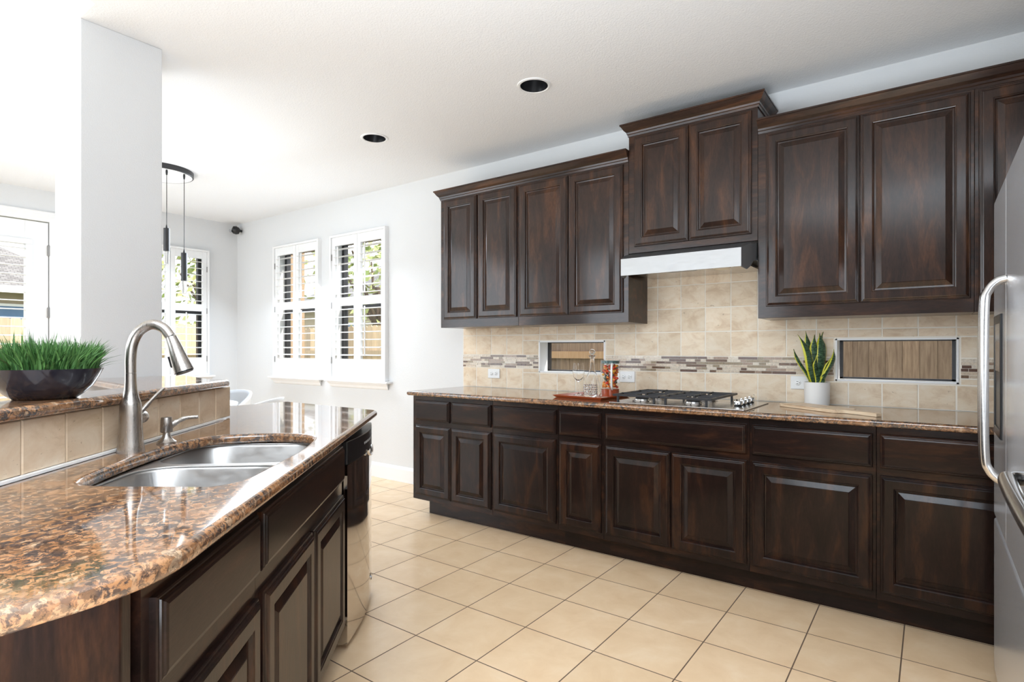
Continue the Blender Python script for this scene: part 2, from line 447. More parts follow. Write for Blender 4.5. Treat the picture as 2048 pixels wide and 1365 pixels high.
def holed(a0, a1, z0, z1, holes, mk):
    """rectangles covering [a0,a1]x[z0,z1] minus holes; mk(bm, a, b, c, d)"""
    bm = bmesh.new(); xs = sorted({a0, a1, *[h[0] for h in holes], *[h[1] for h in holes]})
    for p, q in zip(xs, xs[1:]):
        cuts = sorted((h[2], h[3]) for h in holes if h[0] <= p + 1e-6 and h[1] >= q - 1e-6); z = z0
        for c0, c1 in cuts:
            if c0 > z: mk(bm, p, q, z, c0)
            z = c1
        if z < z1: mk(bm, p, q, z, z1)
    return bm
WIN = [(-6.005, -5.158), (-4.968, -4.121)]
WZ = (0.92, 2.38)
NI = [(-2.415, -1.859, 1.048, 1.284), (-0.432, 0.11, 1.048, 1.282)]
hol = [(a + 0.03, b - 0.03, WZ[0] + 0.03, WZ[1] - 0.03) for a, b in WIN] + [(a, b, c, d) for a, b, c, d in NI]
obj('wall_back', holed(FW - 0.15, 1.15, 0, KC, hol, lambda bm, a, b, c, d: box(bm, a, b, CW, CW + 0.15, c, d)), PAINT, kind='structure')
WF = (2.455, 3.297)
DR = (0.90, 1.80)
LW = (-3.7, -0.1)
hol = [(WF[0] + 0.03, WF[1] - 0.03, 0.95, 2.345), (DR[0], DR[1], 0, 2.445), (LW[0], LW[1], 0.4, 2.9)]
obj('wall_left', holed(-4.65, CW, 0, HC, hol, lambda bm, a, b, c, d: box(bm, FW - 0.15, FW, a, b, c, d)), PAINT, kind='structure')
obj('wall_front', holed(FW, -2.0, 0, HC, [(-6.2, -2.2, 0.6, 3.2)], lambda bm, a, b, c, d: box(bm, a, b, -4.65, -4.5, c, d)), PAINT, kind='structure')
obj('wall_front', B(-2.0, 1.15, -4.65, -4.5, 0, HC), wall_mat('reflection_damping_dark', (0.13, 0.11, 0.10), 150, 0.25), kind='structure')  # unseen wall made dark to keep white reflections off the cabinet doors
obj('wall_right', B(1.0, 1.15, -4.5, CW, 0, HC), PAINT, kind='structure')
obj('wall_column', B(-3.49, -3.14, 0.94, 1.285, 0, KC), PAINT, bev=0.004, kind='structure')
# baseboards
BBP = [(0, 0), (0.014, 0), (0.014, 0.115), (0.009, 0.128), (0.004, 0.14), (0, 0.14)]
def baseboard(name, x0, x1, loc, rz):
    bm = bmesh.new(); extrude_profile(bm, BBP, x0, x1)
    obj(name, bm, TRIM, loc=loc, rz=rz, kind='structure')
baseboard('baseboard_back', FW, -3.12, (0, CW, 0), 0)
baseboard('baseboard_left', 1.90, CW, (FW, 0, 0), PI / 2)
baseboard('baseboard_left', -4.5, 0.80, (FW, 0, 0), PI / 2)

# shutters ---------------------------------------------------------
def louvres(x0, x1, z0, z1, yc, pitch=0.0765, depth=0.085, tilt=0.10):
    bm = bmesh.new(); n = max(1, round((z1 - z0) / pitch)); p = (z1 - z0) / n
    for k in range(n):
        zc = z0 + p * (k + 0.5)
        prof = []
        for j in range(8):
            a = 2 * PI * j / 8; py, pz = depth / 2 * math.cos(a), 0.0055 * math.sin(a)
            prof.append((yc + py * math.cos(tilt) - pz * math.sin(tilt), zc + py * math.sin(tilt) + pz * math.cos(tilt)))
        a_ = [bm.verts.new((x0, y, z)) for y, z in prof]; b_ = [bm.verts.new((x1, y, z)) for y, z in prof]
        bridge(bm, a_, b_); bm.faces.new(a_); bm.faces.new(b_)
    return bm
def shutter_panel(root, x0, x1, z0, z1, hinge_left, rails=(0.185, 0.719, 0.801, 1.329), st=0.05):
    """rails: bottom rail top, middle rail bottom/top, top rail bottom (relative to z0)"""
    h = [z0 + r for r in rails]; y0, y1 = -0.028, 0.0
    bm = boxes([(x0, x0 + st, y0, y1, z0, z1), (x1 - st, x1, y0, y1, z0, z1), (x0 + st, x1 - st, y0, y1, z0, h[0]),
                (x0 + st, x1 - st, y0, y1, h[1], h[2]), (x0 + st, x1 - st, y0, y1, h[3], z1)])
    p = obj('shutter_panel', bm, TRIM, root, bev=0.002)
    obj('louvers', louvres(x0 + st, x1 - st, h[0], h[1], -0.012), TRIM, p)
    obj('louvers', louvres(x0 + st, x1 - st, h[2], h[3], -0.012), TRIM, p)
    xc = x0 + st + (x1 - x0 - 2 * st) * (0.30 if hinge_left else 0.34)
    for a, b in ((h[0] + 0.03, h[1] - 0.02), (h[2] + 0.03, h[3] - 0.02)):
        obj('tilt_rod', B(xc - 0.006, xc + 0.006, -0.067, -0.056, a, b), TRIM, p, bev=0.002)
    xh = x0 if hinge_left else x1
    for zc in (z0 + 0.17, (z0 + z1) / 2 + 0.02, z1 - 0.2):
        obj('hinge', B(xh - 0.006, xh + 0.006, -0.036, -0.024, zc - 0.032, zc + 0.032), HINGE, p, bev=0.001)
def shutter_window(name, x0, x1, z0, z1, loc, rz):
    r = empty(name, loc, rz, kind='structure')
    fr = 0.022
    obj('shutter_frame', boxes([(x0, x0 + fr, -0.045, 0.09, z0, z1), (x1 - fr, x1, -0.045, 0.09, z0, z1), (x0 + fr, x1 - fr, -0.045, 0.09, z1 - fr, z1), (x0 + fr, x1 - fr, -0.045, 0.09, z0, z0 + fr)]), TRIM, r, bev=0.004)
    xm = (x0 + x1) / 2
    shutter_panel(r, x0 + fr + 0.002, xm - 0.002, z0 + fr, z1 - fr, True)
    shutter_panel(r, xm + 0.002, x1 - fr - 0.002, z0 + fr, z1 - fr, False)
    g0 = 0.09
    w_ = obj('window_frame', boxes([(x0 + 0.03, x0 + 0.07, g0, g0 + 0.05, z0 + 0.03, z1 - 0.03), (x1 - 0.07, x1 - 0.03, g0, g0 + 0.05, z0 + 0.03, z1 - 0.03),
        (x0 + 0.07, x1 - 0.07, g0, g0 + 0.05, z0 + 0.03, z0 + 0.08), (x0 + 0.07, x1 - 0.07, g0, g0 + 0.05, z1 - 0.08, z1 - 0.03), (x0 + 0.07, x1 - 0.07, g0, g0 + 0.05, (z0 + z1) / 2 - 0.02, (z0 + z1) / 2 + 0.02)]), DARKBZ, r)
    obj('pane', B(x0 + 0.07, x1 - 0.07, g0 + 0.02, g0 + 0.026, z0 + 0.08, z1 - 0.08), PANE, w_)
    s = bmesh.new(); box(s, x0 - 0.055, x1 + 0.055, -0.075, 0.0, z0 - 0.022, z0)
    obj('window_sill', s, TRIM, r, bev=0.006)
    s = bmesh.new(); a = [(0, z0 - 0.022), (0.05, z0 - 0.022), (0.048, z0 - 0.034), (0.03, z0 - 0.05), (0.022, z0 - 0.07), (0.012, z0 - 0.078), (0, z0 - 0.082)]
    extrude_profile(s, a, x0 - 0.0, x1 + 0.0, (0.6, 0.6)); obj('sill_apron', s, TRIM, r)
    return r
shutter_window('window_1', WIN[0][0], WIN[0][1], WZ[0], WZ[1], (0, CW, 0), 0)
shutter_window('window_2', WIN[1][0], WIN[1][1], WZ[0], WZ[1], (0, CW, 0), 0)
shutter_window('window_3', WF[0], WF[1], 0.92, 2.375, (FW, 0, 0), PI / 2)

# niche windows in the backsplash
for k, (a, b, c, d) in enumerate(NI):
    r = empty('window_%d' % (k + 4), (0, CW, 0), 0, kind='structure')
    obj('window_reveal', boxes([(a, a + 0.008, -0.012, 0.12, c, d), (b - 0.008, b, -0.012, 0.12, c, d), (a, b, -0.012, 0.12, d - 0.008, d), (a, b, -0.012, 0.12, c, c + 0.008)]), TRIM, r)
    obj('window_frame', boxes([(a + 0.008, a + 0.024, 0.10, 0.13, c, d), (b - 0.024, b - 0.008, 0.10, 0.13, c, d), (a, b, 0.10, 0.13, d - 0.014, d), (a, b, 0.10, 0.13, c, c + 0.018)]), DARKBZ, r)
    obj('pane', B(a + 0.02, b - 0.02, 0.113, 0.118, c + 0.01, d - 0.01), PANE, r)
# living room and front windows (plain frames, out of view)
def plain_window(name, a, b, c, d, loc, rz):
    r = empty(name, loc, rz, kind='structure')
    fr = [(a, a + 0.06, 0.02, 0.1, c, d), (b - 0.06, b, 0.02, 0.1, c, d), (a, b, 0.02, 0.1, c, c + 0.06), (a, b, 0.02, 0.1, d - 0.06, d), ((a + b) / 2 - 0.03, (a + b) / 2 + 0.03, 0.02, 0.1, c, d)]
    obj('window_frame', boxes(fr), TRIM, r); obj('pane', B(a + 0.06, b - 0.06, 0.05, 0.056, c + 0.06, d - 0.06), PANE, r)
plain_window('window_6', LW[0], LW[1], 0.4, 2.9, (FW, 0, 0), PI / 2)
plain_window('window_7', 2.2, 6.2, 0.6, 3.2, (0, -4.5, 0), PI)

# patio door in the far wall --------------------------------------
r = empty('door_1', (FW, 0, 0), PI / 2, kind='structure')
d0, d1 = DR
prof = [(0, 0), (0.010, 0), (0.014, 0.006), (0.014, 0.03), (0.019, 0.04), (0.019, 0.07), (0.024, 0.078), (0.024, 0.092), (0, 0.092)]
bm = bmesh.new()
def casing_side(bm, x, sgn, z0, z1):
    a = [bm.verts.new((x + sgn * t, -o, z0)) for o, t in prof]; b = [bm.verts.new((x + sgn * t, -o, z1 + t)) for o, t in prof]
    bridge(bm, a, b); bm.faces.new(a); bm.faces.new(b)
casing_side(bm, d0, -1, 0, 2.445); casing_side(bm, d1, 1, 0, 2.445)
a = [bm.verts.new((d0 - t, -o, 2.445 + t)) for o, t in prof]; b = [bm.verts.new((d1 + t, -o, 2.445 + t)) for o, t in prof]
bridge(bm, a, b); obj('door_casing', bm, TRIM, r)
l0, l1, lz0, lz1 = d0 + 0.012, d1 - 0.008, 0.01, 2.435
g0, g1, gz0, gz1 = l0 + 0.175, l1 - 0.175, 0.25, 2.21
bm = boxes([(l0, g0, 0.0, 0.045, lz0, lz1), (g1, l1, 0.0, 0.045, lz0, lz1), (g0, g1, 0.0, 0.045, lz0, gz0), (g0, g1, 0.0, 0.045, gz1, lz1)])
leaf = obj('door_leaf', bm, TRIM, r, bev=0.002)
bm = bmesh.new()
fr = [(g0 - 0.05, g1 + 0.05, gz1, gz1 + 0.05), (g0 - 0.05, g1 + 0.05, gz0 - 0.05, gz0), (g0 - 0.05, g0, gz0, gz1), (g1, g1 + 0.05, gz0, gz1)]
for a_, b_, c_, e_ in fr: box(bm, a_, b_, -0.022, 0.0, c_, e_)
obj('glass_frame', bm, TRIM, leaf, bev=0.006)
obj('louvers', louvres(g0, g1, gz0, gz1, 0.0, 0.08, 0.075, 0.12), TRIM, leaf)
obj('pane', B(g0, g1, 0.034, 0.04, gz0, gz1), PANE, leaf)
for zc in (0.25, 1.575, 2.17):
    obj('hinge', boxes([(l1 - 0.008, l1 + 0.016, -0.012, 0.006, zc - 0.05, zc + 0.05)]), HINGE, r, bev=0.003)
bm = bmesh.new(); lathe(bm, [(0.028, 0), (0.028, 0.008), (0.012, 0.012), (0.012, 0.05), (0.03, 0.055), (0.03, 0.08), (0.015, 0.09)], 20, (l0 + 0.07, 0, 0.95), True, True, Matrix.Rotation(PI / 2, 4, 'X'))
obj('door_knob', bm, NICKEL, leaf, smooth=True)

# ------------------------------------------------------------------ backsplash
T = 0.157
bs = empty('tile_backsplash', (0, CW, 0), 0, 'cream tumbled stone tile backsplash with mosaic band behind the long counter', 'backsplash')
X0, X1 = -3.182, 0.98
def free(a, b, c, d):
    out = []
    for n_ in NI:
        if b > n_[0] and a < n_[1] and d > n_[2] and c < n_[3]: return n_
    return None
def tile_piece(bm, a, b, c, d, th=0.010, jit=0.0008):
    j = rnd.uniform(-jit, jit); g = 0.0018; e = 0.0028
    if b - a < 0.012 or d - c < 0.012: return
    w0 = [(a + g, c + g), (b - g, c + g), (b - g, d - g), (a + g, d - g)]
    bk = [bm.verts.new((x, -0.002, z)) for x, z in w0]
    m1 = [bm.verts.new((x, -(th - e) - j, z)) for x, z in w0]
    fr = [bm.verts.new((x + (e if i in (0, 3) else -e), -th - j, z + (e if i in (0, 1) else -e))) for i, (x, z) in enumerate(w0)]
    bridge(bm, bk, m1); bridge(bm, m1, fr); bm.faces.new(fr); bm.faces.new(bk)
bm = bmesh.new()
rows = [(0.914, 1.076), (1.178, 1.335), (1.335, 1.487), (1.487, 1.637), (1.637, 1.79)]
cols = []; x = -0.056
while x > X0: x -= T
x = max(x, X0 - 0.02); cols = []
xx = -0.056 - T * 20
edges = [X0] + [(-0.056 + T * 1.0 * k) for k in range(-19, 7)] + [X1]
for z0, z1 in rows:
    for a, b in zip(edges, edges[1:]):
        if z0 > 1.45 and not (-1.60 < (a + b) / 2 < -0.70): continue
        hit = free(a, b, z0, z1)
        if hit:
            n0, n1, n2, n3 = hit[0] - 0.006, hit[1] + 0.006, hit[2] - 0.006, hit[3] + 0.006
            if z0 < n2: tile_piece(bm, a, b, z0, n2)
            if z1 > n3: tile_piece(bm, a, b, n3, z1)
            lo, hi = max(z0, n2), min(z1, n3)
            if a < n0: tile_piece(bm, a, n0, lo, hi)
            if b > n1: tile_piece(bm, n1, b, lo, hi)
        else: tile_piece(bm, a, b, z0, z1)
obj('stone_tiles', bm, TILE, bs)
hol = [(a, b, c, d) for a, b, c, d in NI]
bm = holed(X0, X1, 0.914, 1.45, hol, lambda bm, a, b, c, d: box(bm, a, b, -0.0085, 0.0, c, d))
box(bm, -1.60, -0.70, -0.0085, 0, 1.45, 1.79)
obj('grout', bm, GROUT, bs)
for m0, m1 in ((X0, NI[0][0] - 0.008), (NI[0][1] + 0.008, NI[1][0] - 0.008), (NI[1][1] + 0.008, X1)):
    bm = bmesh.new()
    for k in range(6):
        z0 = 1.0775 + k * 0.01665; x = m0 - rnd.uniform(0, 0.05)
        while x < m1:
            wd = rnd.choice([0.035, 0.04, 0.06, 0.09, 0.11, 0.13]); a, b = max(x, m0), min(x + wd, m1)
            if b - a > 0.012: box(bm, a + 0.001, b - 0.001, -0.011 - rnd.uniform(0, 0.001), -0.002, z0 + 0.001, z0 + 0.0155)
            x += wd
    obj('mosaic_band', bm, MOSAIC, bs, label='brown and cream glass mosaic strips')

def outlet(u, z, label):
    r = empty('wall_outlet', (u, CW - 0.0115, z), 0, label, 'outlet')
    obj('cover_plate', B(-0.060, 0.060, -0.006, 0, -0.038, 0.038), WHITEP, r, bev=0.003)
    for s in (-0.022, 0.022):
        bm = bmesh.new(); lathe(bm, [(0.0165, 0), (0.0165, 0.0085), (0.015, 0.0095)], 24, (s, 0, 0), True, True, Matrix.Rotation(PI / 2, 4, 'X'))
        q = obj('socket', bm, WHITEP, r, smooth=True)
        obj('slots', boxes([(s - 0.006, s + 0.004, -0.0102, -0.0092, 0.005, 0.0075), (s - 0.006, s + 0.003, -0.0102, -0.0092, -0.0075, -0.005), (s + 0.008, s + 0.012, -0.0102, -0.0092, -0.002, 0.002)]), BLACK, q)
outlet(-2.85, 1.027, 'white double outlet below the mosaic band left of the small window')
outlet(-1.69, 1.034, 'white double outlet on the tiles behind the glass pitcher')
outlet(-0.60, 1.031, 'white double outlet half hidden behind the snake plant pot')

# ------------------------------------------------------------------ cabinets of the long run
FY = 3.0
def base_unit(u0, u1, label, drawers, doors, toe_l=0.0, end_l=False):
    r = empty('base_cabinet', (u0, FY, 0), 0, label, 'cabinet', 'base cabinets under the long counter')
    W = u1 - u0
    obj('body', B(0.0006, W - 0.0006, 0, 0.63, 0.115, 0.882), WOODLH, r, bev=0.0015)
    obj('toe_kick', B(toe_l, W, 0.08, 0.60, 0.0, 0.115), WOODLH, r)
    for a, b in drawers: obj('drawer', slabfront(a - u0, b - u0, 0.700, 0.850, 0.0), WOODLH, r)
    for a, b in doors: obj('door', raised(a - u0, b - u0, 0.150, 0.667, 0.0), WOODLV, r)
base_unit(-3.115, -2.360, 'dark wood base cabinet at the counter left end, two drawers over two doors', [(-3.08, -2.744), (-2.716, -2.372)], [(-3.08, -2.731), (-2.725, -2.372)], toe_l=0.09)
base_unit(-2.360, -1.848, 'dark wood base cabinet with one drawer and one door below the red tray', [(-2.348, -1.858)], [(-2.348, -1.862)])
base_unit(-1.848, -1.538, 'narrow single door dark base cabinet left of the cooktop', [(-1.837, -1.553)], [(-1.837, -1.554)])
base_unit(-1.538, -0.731, 'dark base cabinet under the cooktop, wide false drawer over two doors', [(-1.524, -0.744)], [(-1.524, -1.136), (-1.129, -0.744)])
base_unit(-0.731, -0.197, 'dark base cabinet with a wide door below the snake plant', [(-0.718, -0.211)], [(-0.718, -0.211)])
base_unit(-0.197, 0.380, 'dark base cabinet running behind the refrigerator', [(-0.183, 0.365)], [(-0.183, 0.365)])
base_unit(0.380, 0.985, 'dark corner base cabinet hidden by the refrigerator', [(0.395, 0.97)], [(0.395, 0.97)])
slab('long_countertop', rounded([(-3.15, 2.952), (0.99, 2.952), (0.99, 3.638), (-3.15, 3.638)], [0.03, 0, 0, 0]), [], 0.914, 0.032, 0.0135, GRANITE,
     label='brown speckled granite counter along the backsplash', cat='countertop')

UY = 3.345
def upper_unit(u0, u1, z0, z1, label, doors, dz, depth=0.303):
    r = empty('wall_cabinet', (u0, UY, 0), 0, label, 'cabinet', 'wall cabinets above the long counter')
    W = u1 - u0
    obj('body', B(0.0006, W - 0.0006, 0, depth, z0, z1), WOODH, r, bev=0.0015)
    for a, b in doors: obj('door', raised(a - u0, b - u0, dz[0], dz[1], 0.0), WOODV, r)
upper_unit(-3.160, -2.396, 1.394, 2.44, 'leftmost dark wall cabinet, two narrow doors catching pale window light', [(-3.121, -2.783), (-2.768, -2.409)], (1.457, 2.398))
upper_unit(-2.396, -1.541, 1.394, 2.44, 'dark two door wall cabinet just left of the range hood', [(-2.383, -1.981), (-1.975, -1.578)], (1.457, 2.398))
upper_unit(-1.541, -0.772, 1.825, 2.59, 'short raised dark wall cabinet above the range hood', [(-1.5, -1.156), (-1.153, -0.804)], (1.865, 2.548))
upper_unit(-0.772, 0.158, 1.394, 2.44, 'tall dark wall cabinet with two wide doors right of the hood', [(-0.729, -0.290), (-0.287, 0.144)], (1.457, 2.398))
upper_unit(0.158, 0.985, 1.394, 2.44, 'dark wall cabinet at the right edge above the refrigerator', [(0.172, 0.565), (0.571, 0.97)], (1.457, 2.398))
def crown(name, x0, x1, zt, label, ends, ret_l=False, ret_r=False):
    h = 0.062
    P = [(-0.02, zt - h - 0.012), (0.004, zt - h - 0.012), (0.006, zt - h), (0.010, zt - h + 0.004), (0.012, zt - h + 0.014), (0.017, zt - h + 0.019), (0.024, zt - h + 0.026),
         (0.034, zt - 0.020), (0.040, zt - 0.010), (0.044, zt - 0.009), (0.044, zt), (-0.02, zt)]
    bm = bmesh.new(); a = [bm.verts.new((x0 - (max(o, 0) if ret_l else 0), -o, z)) for o, z in P]; b = [bm.verts.new((x1 + (max(o, 0) if ret_r else 0), -o, z)) for o, z in P]
    bridge(bm, a, b); bm.faces.new(a); bm.faces.new(b)
    for flag, xs, s in ((ret_l, x0, -1), (ret_r, x1, 1)):
        if flag:
            a = [bm.verts.new((xs + s * o, -max(o, 0) if o > 0 else 0.0, z)) for o, z in P]
            b = [bm.verts.new((xs + s * o, 0.303, z)) for o, z in P]
            bridge(bm, a, b); bm.faces.new(a); bm.faces.new(b)
    obj(name, bm, WOODH, loc=(0, UY, 0), label=label, cat='molding')
crown('crown_molding', -3.160, -1.543, 2.482, 'dark crown molding over the left wall cabinets', 0, True, False)
crown('crown_molding', -1.541, -0.772, 2.636, 'dark crown molding atop the raised hood cabinet', 0, True, True)
crown('crown_molding', -0.770, 0.985, 2.482, 'dark crown molding over the right wall cabinets', 0, False, False)

# range hood --------------------------------------------------------
r = empty('range_hood', (-1.1565, CW, 0), 0, 'white and steel range hood under the raised dark wall cabinet', 'range hood')
# local x centred, y = w - CW
yf, yb, ym = 3.15 - CW, -0.012, 3.345 - CW
WHT = brushed('hood_steel', (0.42, 0.415, 0.41), 0.45)
HOODG = mat('hood_grey_side', (0.20, 0.20, 0.205), 0.45, 0.3)
fx, bx = 0.346, 0.381
bm = bmesh.new()
v = [bm.verts.new(p) for p in ((-fx, yf, 1.664), (fx, yf, 1.664), (fx, yf, 1.764), (-fx, yf, 1.764))]
v2 = [bm.verts.new(p) for p in ((-fx, yf + 0.01, 1.664), (fx, yf + 0.01, 1.664), (fx, yf + 0.01, 1.764), (-fx, yf + 0.01, 1.764))]
bridge(bm, v, v2); bm.faces.new(v); bm.faces.new(v2)
obj('front_panel', bm, WHT, r)
for s in (-1, 1):
    bm = bmesh.new()
    pr = [(0.0, 1.664), (0.07, 1.655), (0.11, 1.675), (0.15, 1.71), (0.20, 1.715), (0.487, 1.715), (0.487, 1.822), (0.21, 1.822), (0.10, 1.80), (0.0, 1.764)]
    def X(t, inn): return s * (fx + (bx - fx) * min(t / 0.195, 1.0) - inn)
    a = [bm.verts.new((X(t, 0), yf + 0.002 + t, z)) for t, z in pr]; b = [bm.verts.new((X(t, 0.006), yf + 0.002 + t, z)) for t, z in pr]
    bridge(bm, a, b); bm.faces.new(a); bm.faces.new(b)
    obj('side_panel', bm, HOODG, r)
bm = bmesh.new()
a = [bm.verts.new((-fx, yf + 0.002, 1.764)), bm.verts.new((fx, yf + 0.002, 1.764)), bm.verts.new((fx + 0.02, yf + 0.10, 1.80)), bm.verts.new((bx - 0.001, ym + 0.01, 1.8245)), bm.verts.new((-bx + 0.001, ym + 0.01, 1.8245)), bm.verts.new((-fx - 0.02, yf + 0.10, 1.80))]
bm.faces.new((a[0], a[1], a[2], a[5])); bm.faces.new((a[5], a[2], a[3], a[4]))
bmesh.ops.solidify(bm, geom=bm.faces[:], thickness=0.003)
obj('top_slope', bm, HOODG, r)
obj('underside', B(-fx + 0.004, fx - 0.004, yf + 0.012, yb, 1.69, 1.70), STEEL, r)
bm = boxes([(-0.09, 0.09, yf + 0.03, yf + 0.085, 1.668, 1.69)]); sw = obj('switch_panel', bm, WHT, r, bev=0.01)
for a in (-0.045, 0.03): obj('switch', B(a, a + 0.015, yf + 0.026, yf + 0.034, 1.672, 1.680), BLACK, sw)
bm = bmesh.new(); lathe(bm, [(0.0, 0), (0.045, 0.002), (0.05, 0.012)], 24, (0.2, yf + 0.16, 1.676), False, False); obj('hood_lamp', bm, mat('hood_lamp_lens', (0.9, 0.8, 0.6), 0.4), r, smooth=True)

# ------------------------------------------------------------------ island
ANG = math.radians(131.2)
A0 = (-0.888, 0.36, 0.0)
dv = Vector((math.cos(ANG), math.sin(ANG), 0)); nv = Vector((math.sin(ANG), -math.cos(ANG), 0))  # along the face / toward the camera side
def iw(s, y): return (A0[0] + dv.x * s - nv.x * y, A0[1] + dv.y * s - nv.y * y)
def wi(u, w_):
    p = Vector((u - A0[0], w_ - A0[1], 0)); return (p.dot(dv), -p.dot(nv))
def isl(name, bm, m, **kw): return obj(name, bm, m, loc=A0, rz=ANG, **kw)
# sink cut-out, in island coordinates (s, depth)
cut = [(0.500, 0.144), (0.515, 0.28), (0.523, 0.37), (0.543, 0.44), (0.576, 0.473), (0.69, 0.492), (0.82, 0.503), (0.95, 0.508), (1.10, 0.503), (1.21, 0.478), (1.275, 0.436), (1.303, 0.342), (1.308, 0.246), (1.28, 0.157), (1.20, 0.092), (0.96, 0.070), (0.76, 0.080), (0.6, 0.089), (0.53, 0.108)]
cuts = [tuple(p)[:2] for p in catmull([(*p, 0) for p in cut + cut[:1]], 4)][:-1]
far = [wi(-2.276, 1.945), wi(-3.09, 1.947), wi(-3.09, 1.30)]
outer = rounded([wi(-0.888, -0.9), (0.0, 0.0), far[0], far[1], far[2], (1.78, 0.619), (0.2, 0.619), wi(-1.55, 0.10), wi(-1.55, -0.9)][::-1],
                [0, 0, 0, 0, 0, 0.03, 0.035, 0.10, 0])
slab('island_countertop', outer, [cuts], 0.914, 0.034, 0.014, GRANITE, loc=A0, rz=ANG, label='brown speckled granite island counter cut out around the sink', cat='countertop')

def island_unit(s0, s1, label, drawers, doors):
    r = empty('island_cabinet', (A0[0] + dv.x * s0 - nv.x * 0.05, A0[1] + dv.y * s0 - nv.y * 0.05, 0), ANG, label, 'cabinet', 'cabinets in the angled island front')
    W = s1 - s0
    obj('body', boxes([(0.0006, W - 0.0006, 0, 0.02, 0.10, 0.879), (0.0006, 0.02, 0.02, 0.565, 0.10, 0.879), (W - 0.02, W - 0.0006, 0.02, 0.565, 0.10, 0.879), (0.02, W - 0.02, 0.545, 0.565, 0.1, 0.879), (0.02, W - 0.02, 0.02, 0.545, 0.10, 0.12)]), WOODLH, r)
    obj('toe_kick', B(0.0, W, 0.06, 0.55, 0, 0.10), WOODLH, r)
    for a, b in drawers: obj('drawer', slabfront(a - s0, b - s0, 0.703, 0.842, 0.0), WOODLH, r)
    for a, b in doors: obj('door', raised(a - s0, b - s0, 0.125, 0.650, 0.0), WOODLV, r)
island_unit(0.045, 0.520, 'near dark island cabinet below the counter corner, one drawer over one door', [(0.068, 0.509)], [(0.068, 0.509)])
island_unit(0.520, 1.475, 'wide dark sink cabinet in the island beside the dishwasher', [(0.532, 1.442)], [(0.54, 0.985), (0.997, 1.447)])
# end panel with corner filler
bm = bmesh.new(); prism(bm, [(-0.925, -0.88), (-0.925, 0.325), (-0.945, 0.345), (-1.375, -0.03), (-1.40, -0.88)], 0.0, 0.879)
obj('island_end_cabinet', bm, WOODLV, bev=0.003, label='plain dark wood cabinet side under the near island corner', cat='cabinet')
isl('island_back_panel', boxes([(2.12, 2.15, 0.09, 0.63, 0.0, 0.879)]), WOODLV, label='dark wood island end panel beyond the dishwasher', cat='panel')
# half wall with bar ledge
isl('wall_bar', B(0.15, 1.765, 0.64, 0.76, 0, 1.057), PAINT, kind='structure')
bt = isl('bar_tiles', (lambda: (lambda bm: ([tile_piece(bm, x0, x0 + 0.155, 0.0, 0.137, 0.012, 0.0004) for x0 in [0.153 + 0.155 * k for k in range(10)] + [1.703 - 0.0]], bm)[1])(bmesh.new()))(), BARTILE,
   label='beige travertine tile strip between island counter and bar ledge', cat='tile')
for v in bt.data.vertices: v.co.y += 0.64; v.co.z += 0.918
isl('caulk_strip', B(0.15, 1.745, 0.614, 0.6275, 0.9145, 0.921), TRIM, label='thin white joint strip where the island counter meets the tiles', cat='trim')
led = [(-0.9, 0.60), wi(-2.475, 1.270), wi(-2.62, 1.40), wi(-3.135, 1.40), wi(-3.135, 0.955), wi(-3.02, 0.945), wi(-2.90, 0.93), wi(-2.36, 0.86), (-0.9, 0.79)]
led[0] = (0.15, 0.60); led[8] = (0.15, 0.79); led[1] = (1.80, 0.60); led[2] = (1.83, 0.70)
lw = rounded(led[::-1], [0, 0.05, 0.0, 0.0, 0, 0, 0.04, 0.03, 0])
slab('bar_ledge', lw, [], 1.089, 0.032, 0.0155, GRANITE, loc=A0, rz=ANG, label='raised granite bar ledge holding the bowl of grass', cat='ledge')

# sink --------------------------------------------------------------
r = empty('kitchen_sink', A0, ANG, 'double bowl stainless steel sink set under the island granite', 'sink')
def bowl(s0, s1, y0, y1, rc, zt, zb, inset=0.022):
    def ring(i, z, rr):
        p = rounded([(s0 + i, y0 + i), (s1 - i, y0 + i), (s1 - i, y1 - i), (s0 + i, y1 - i)], rr, 8); return [(x, y, z) for x, y in p]
    bm = bmesh.new(); prev = None
    for i, z, rr in ((0, zt, rc), (0.003, zt - 0.006, rc), (0.012, zb + 0.05, rc), (0.02, zb + 0.018, rc), (0.04, zb + 0.004, rc * 0.9), (0.12, zb, rc * 0.6)):
        cur = [bm.verts.new(p) for p in ring(i, z, rr)]
        if prev: bridge(bm, prev, cur)
        prev = cur
    bm.faces.new(prev)
    return bm, [(p[0], p[1]) for p in ring(0, zt, rc)]
b1, h1 = bowl(0.515, 0.915, 0.070, 0.498, 0.12, 0.872, 0.68)
b2, h2 = bowl(0.945, 1.312, 0.058, 0.515, 0.12, 0.872, 0.68)
obj('sink_bowl', b1, SINKM, r, smooth=True); obj('sink_bowl', b2, SINKM, r, smooth=True)
slab('sink_rim', rounded([(0.485, 0.056), (1.335, 0.044), (1.335, 0.53), (0.485, 0.51)], 0.1), [h1, h2], 0.8785, 0.007, 0.003, SINKM, parent=r)
for cx_, cy_ in ((0.715, 0.30), (1.13, 0.30)):
    bm = bmesh.new(); lathe(bm, [(0.0, 0.001), (0.03, 0.001), (0.042, 0.004), (0.044, 0.001)], 24, (cx_, cy_, 0.6805)); obj('drain', bm, CHROME, r, smooth=True)

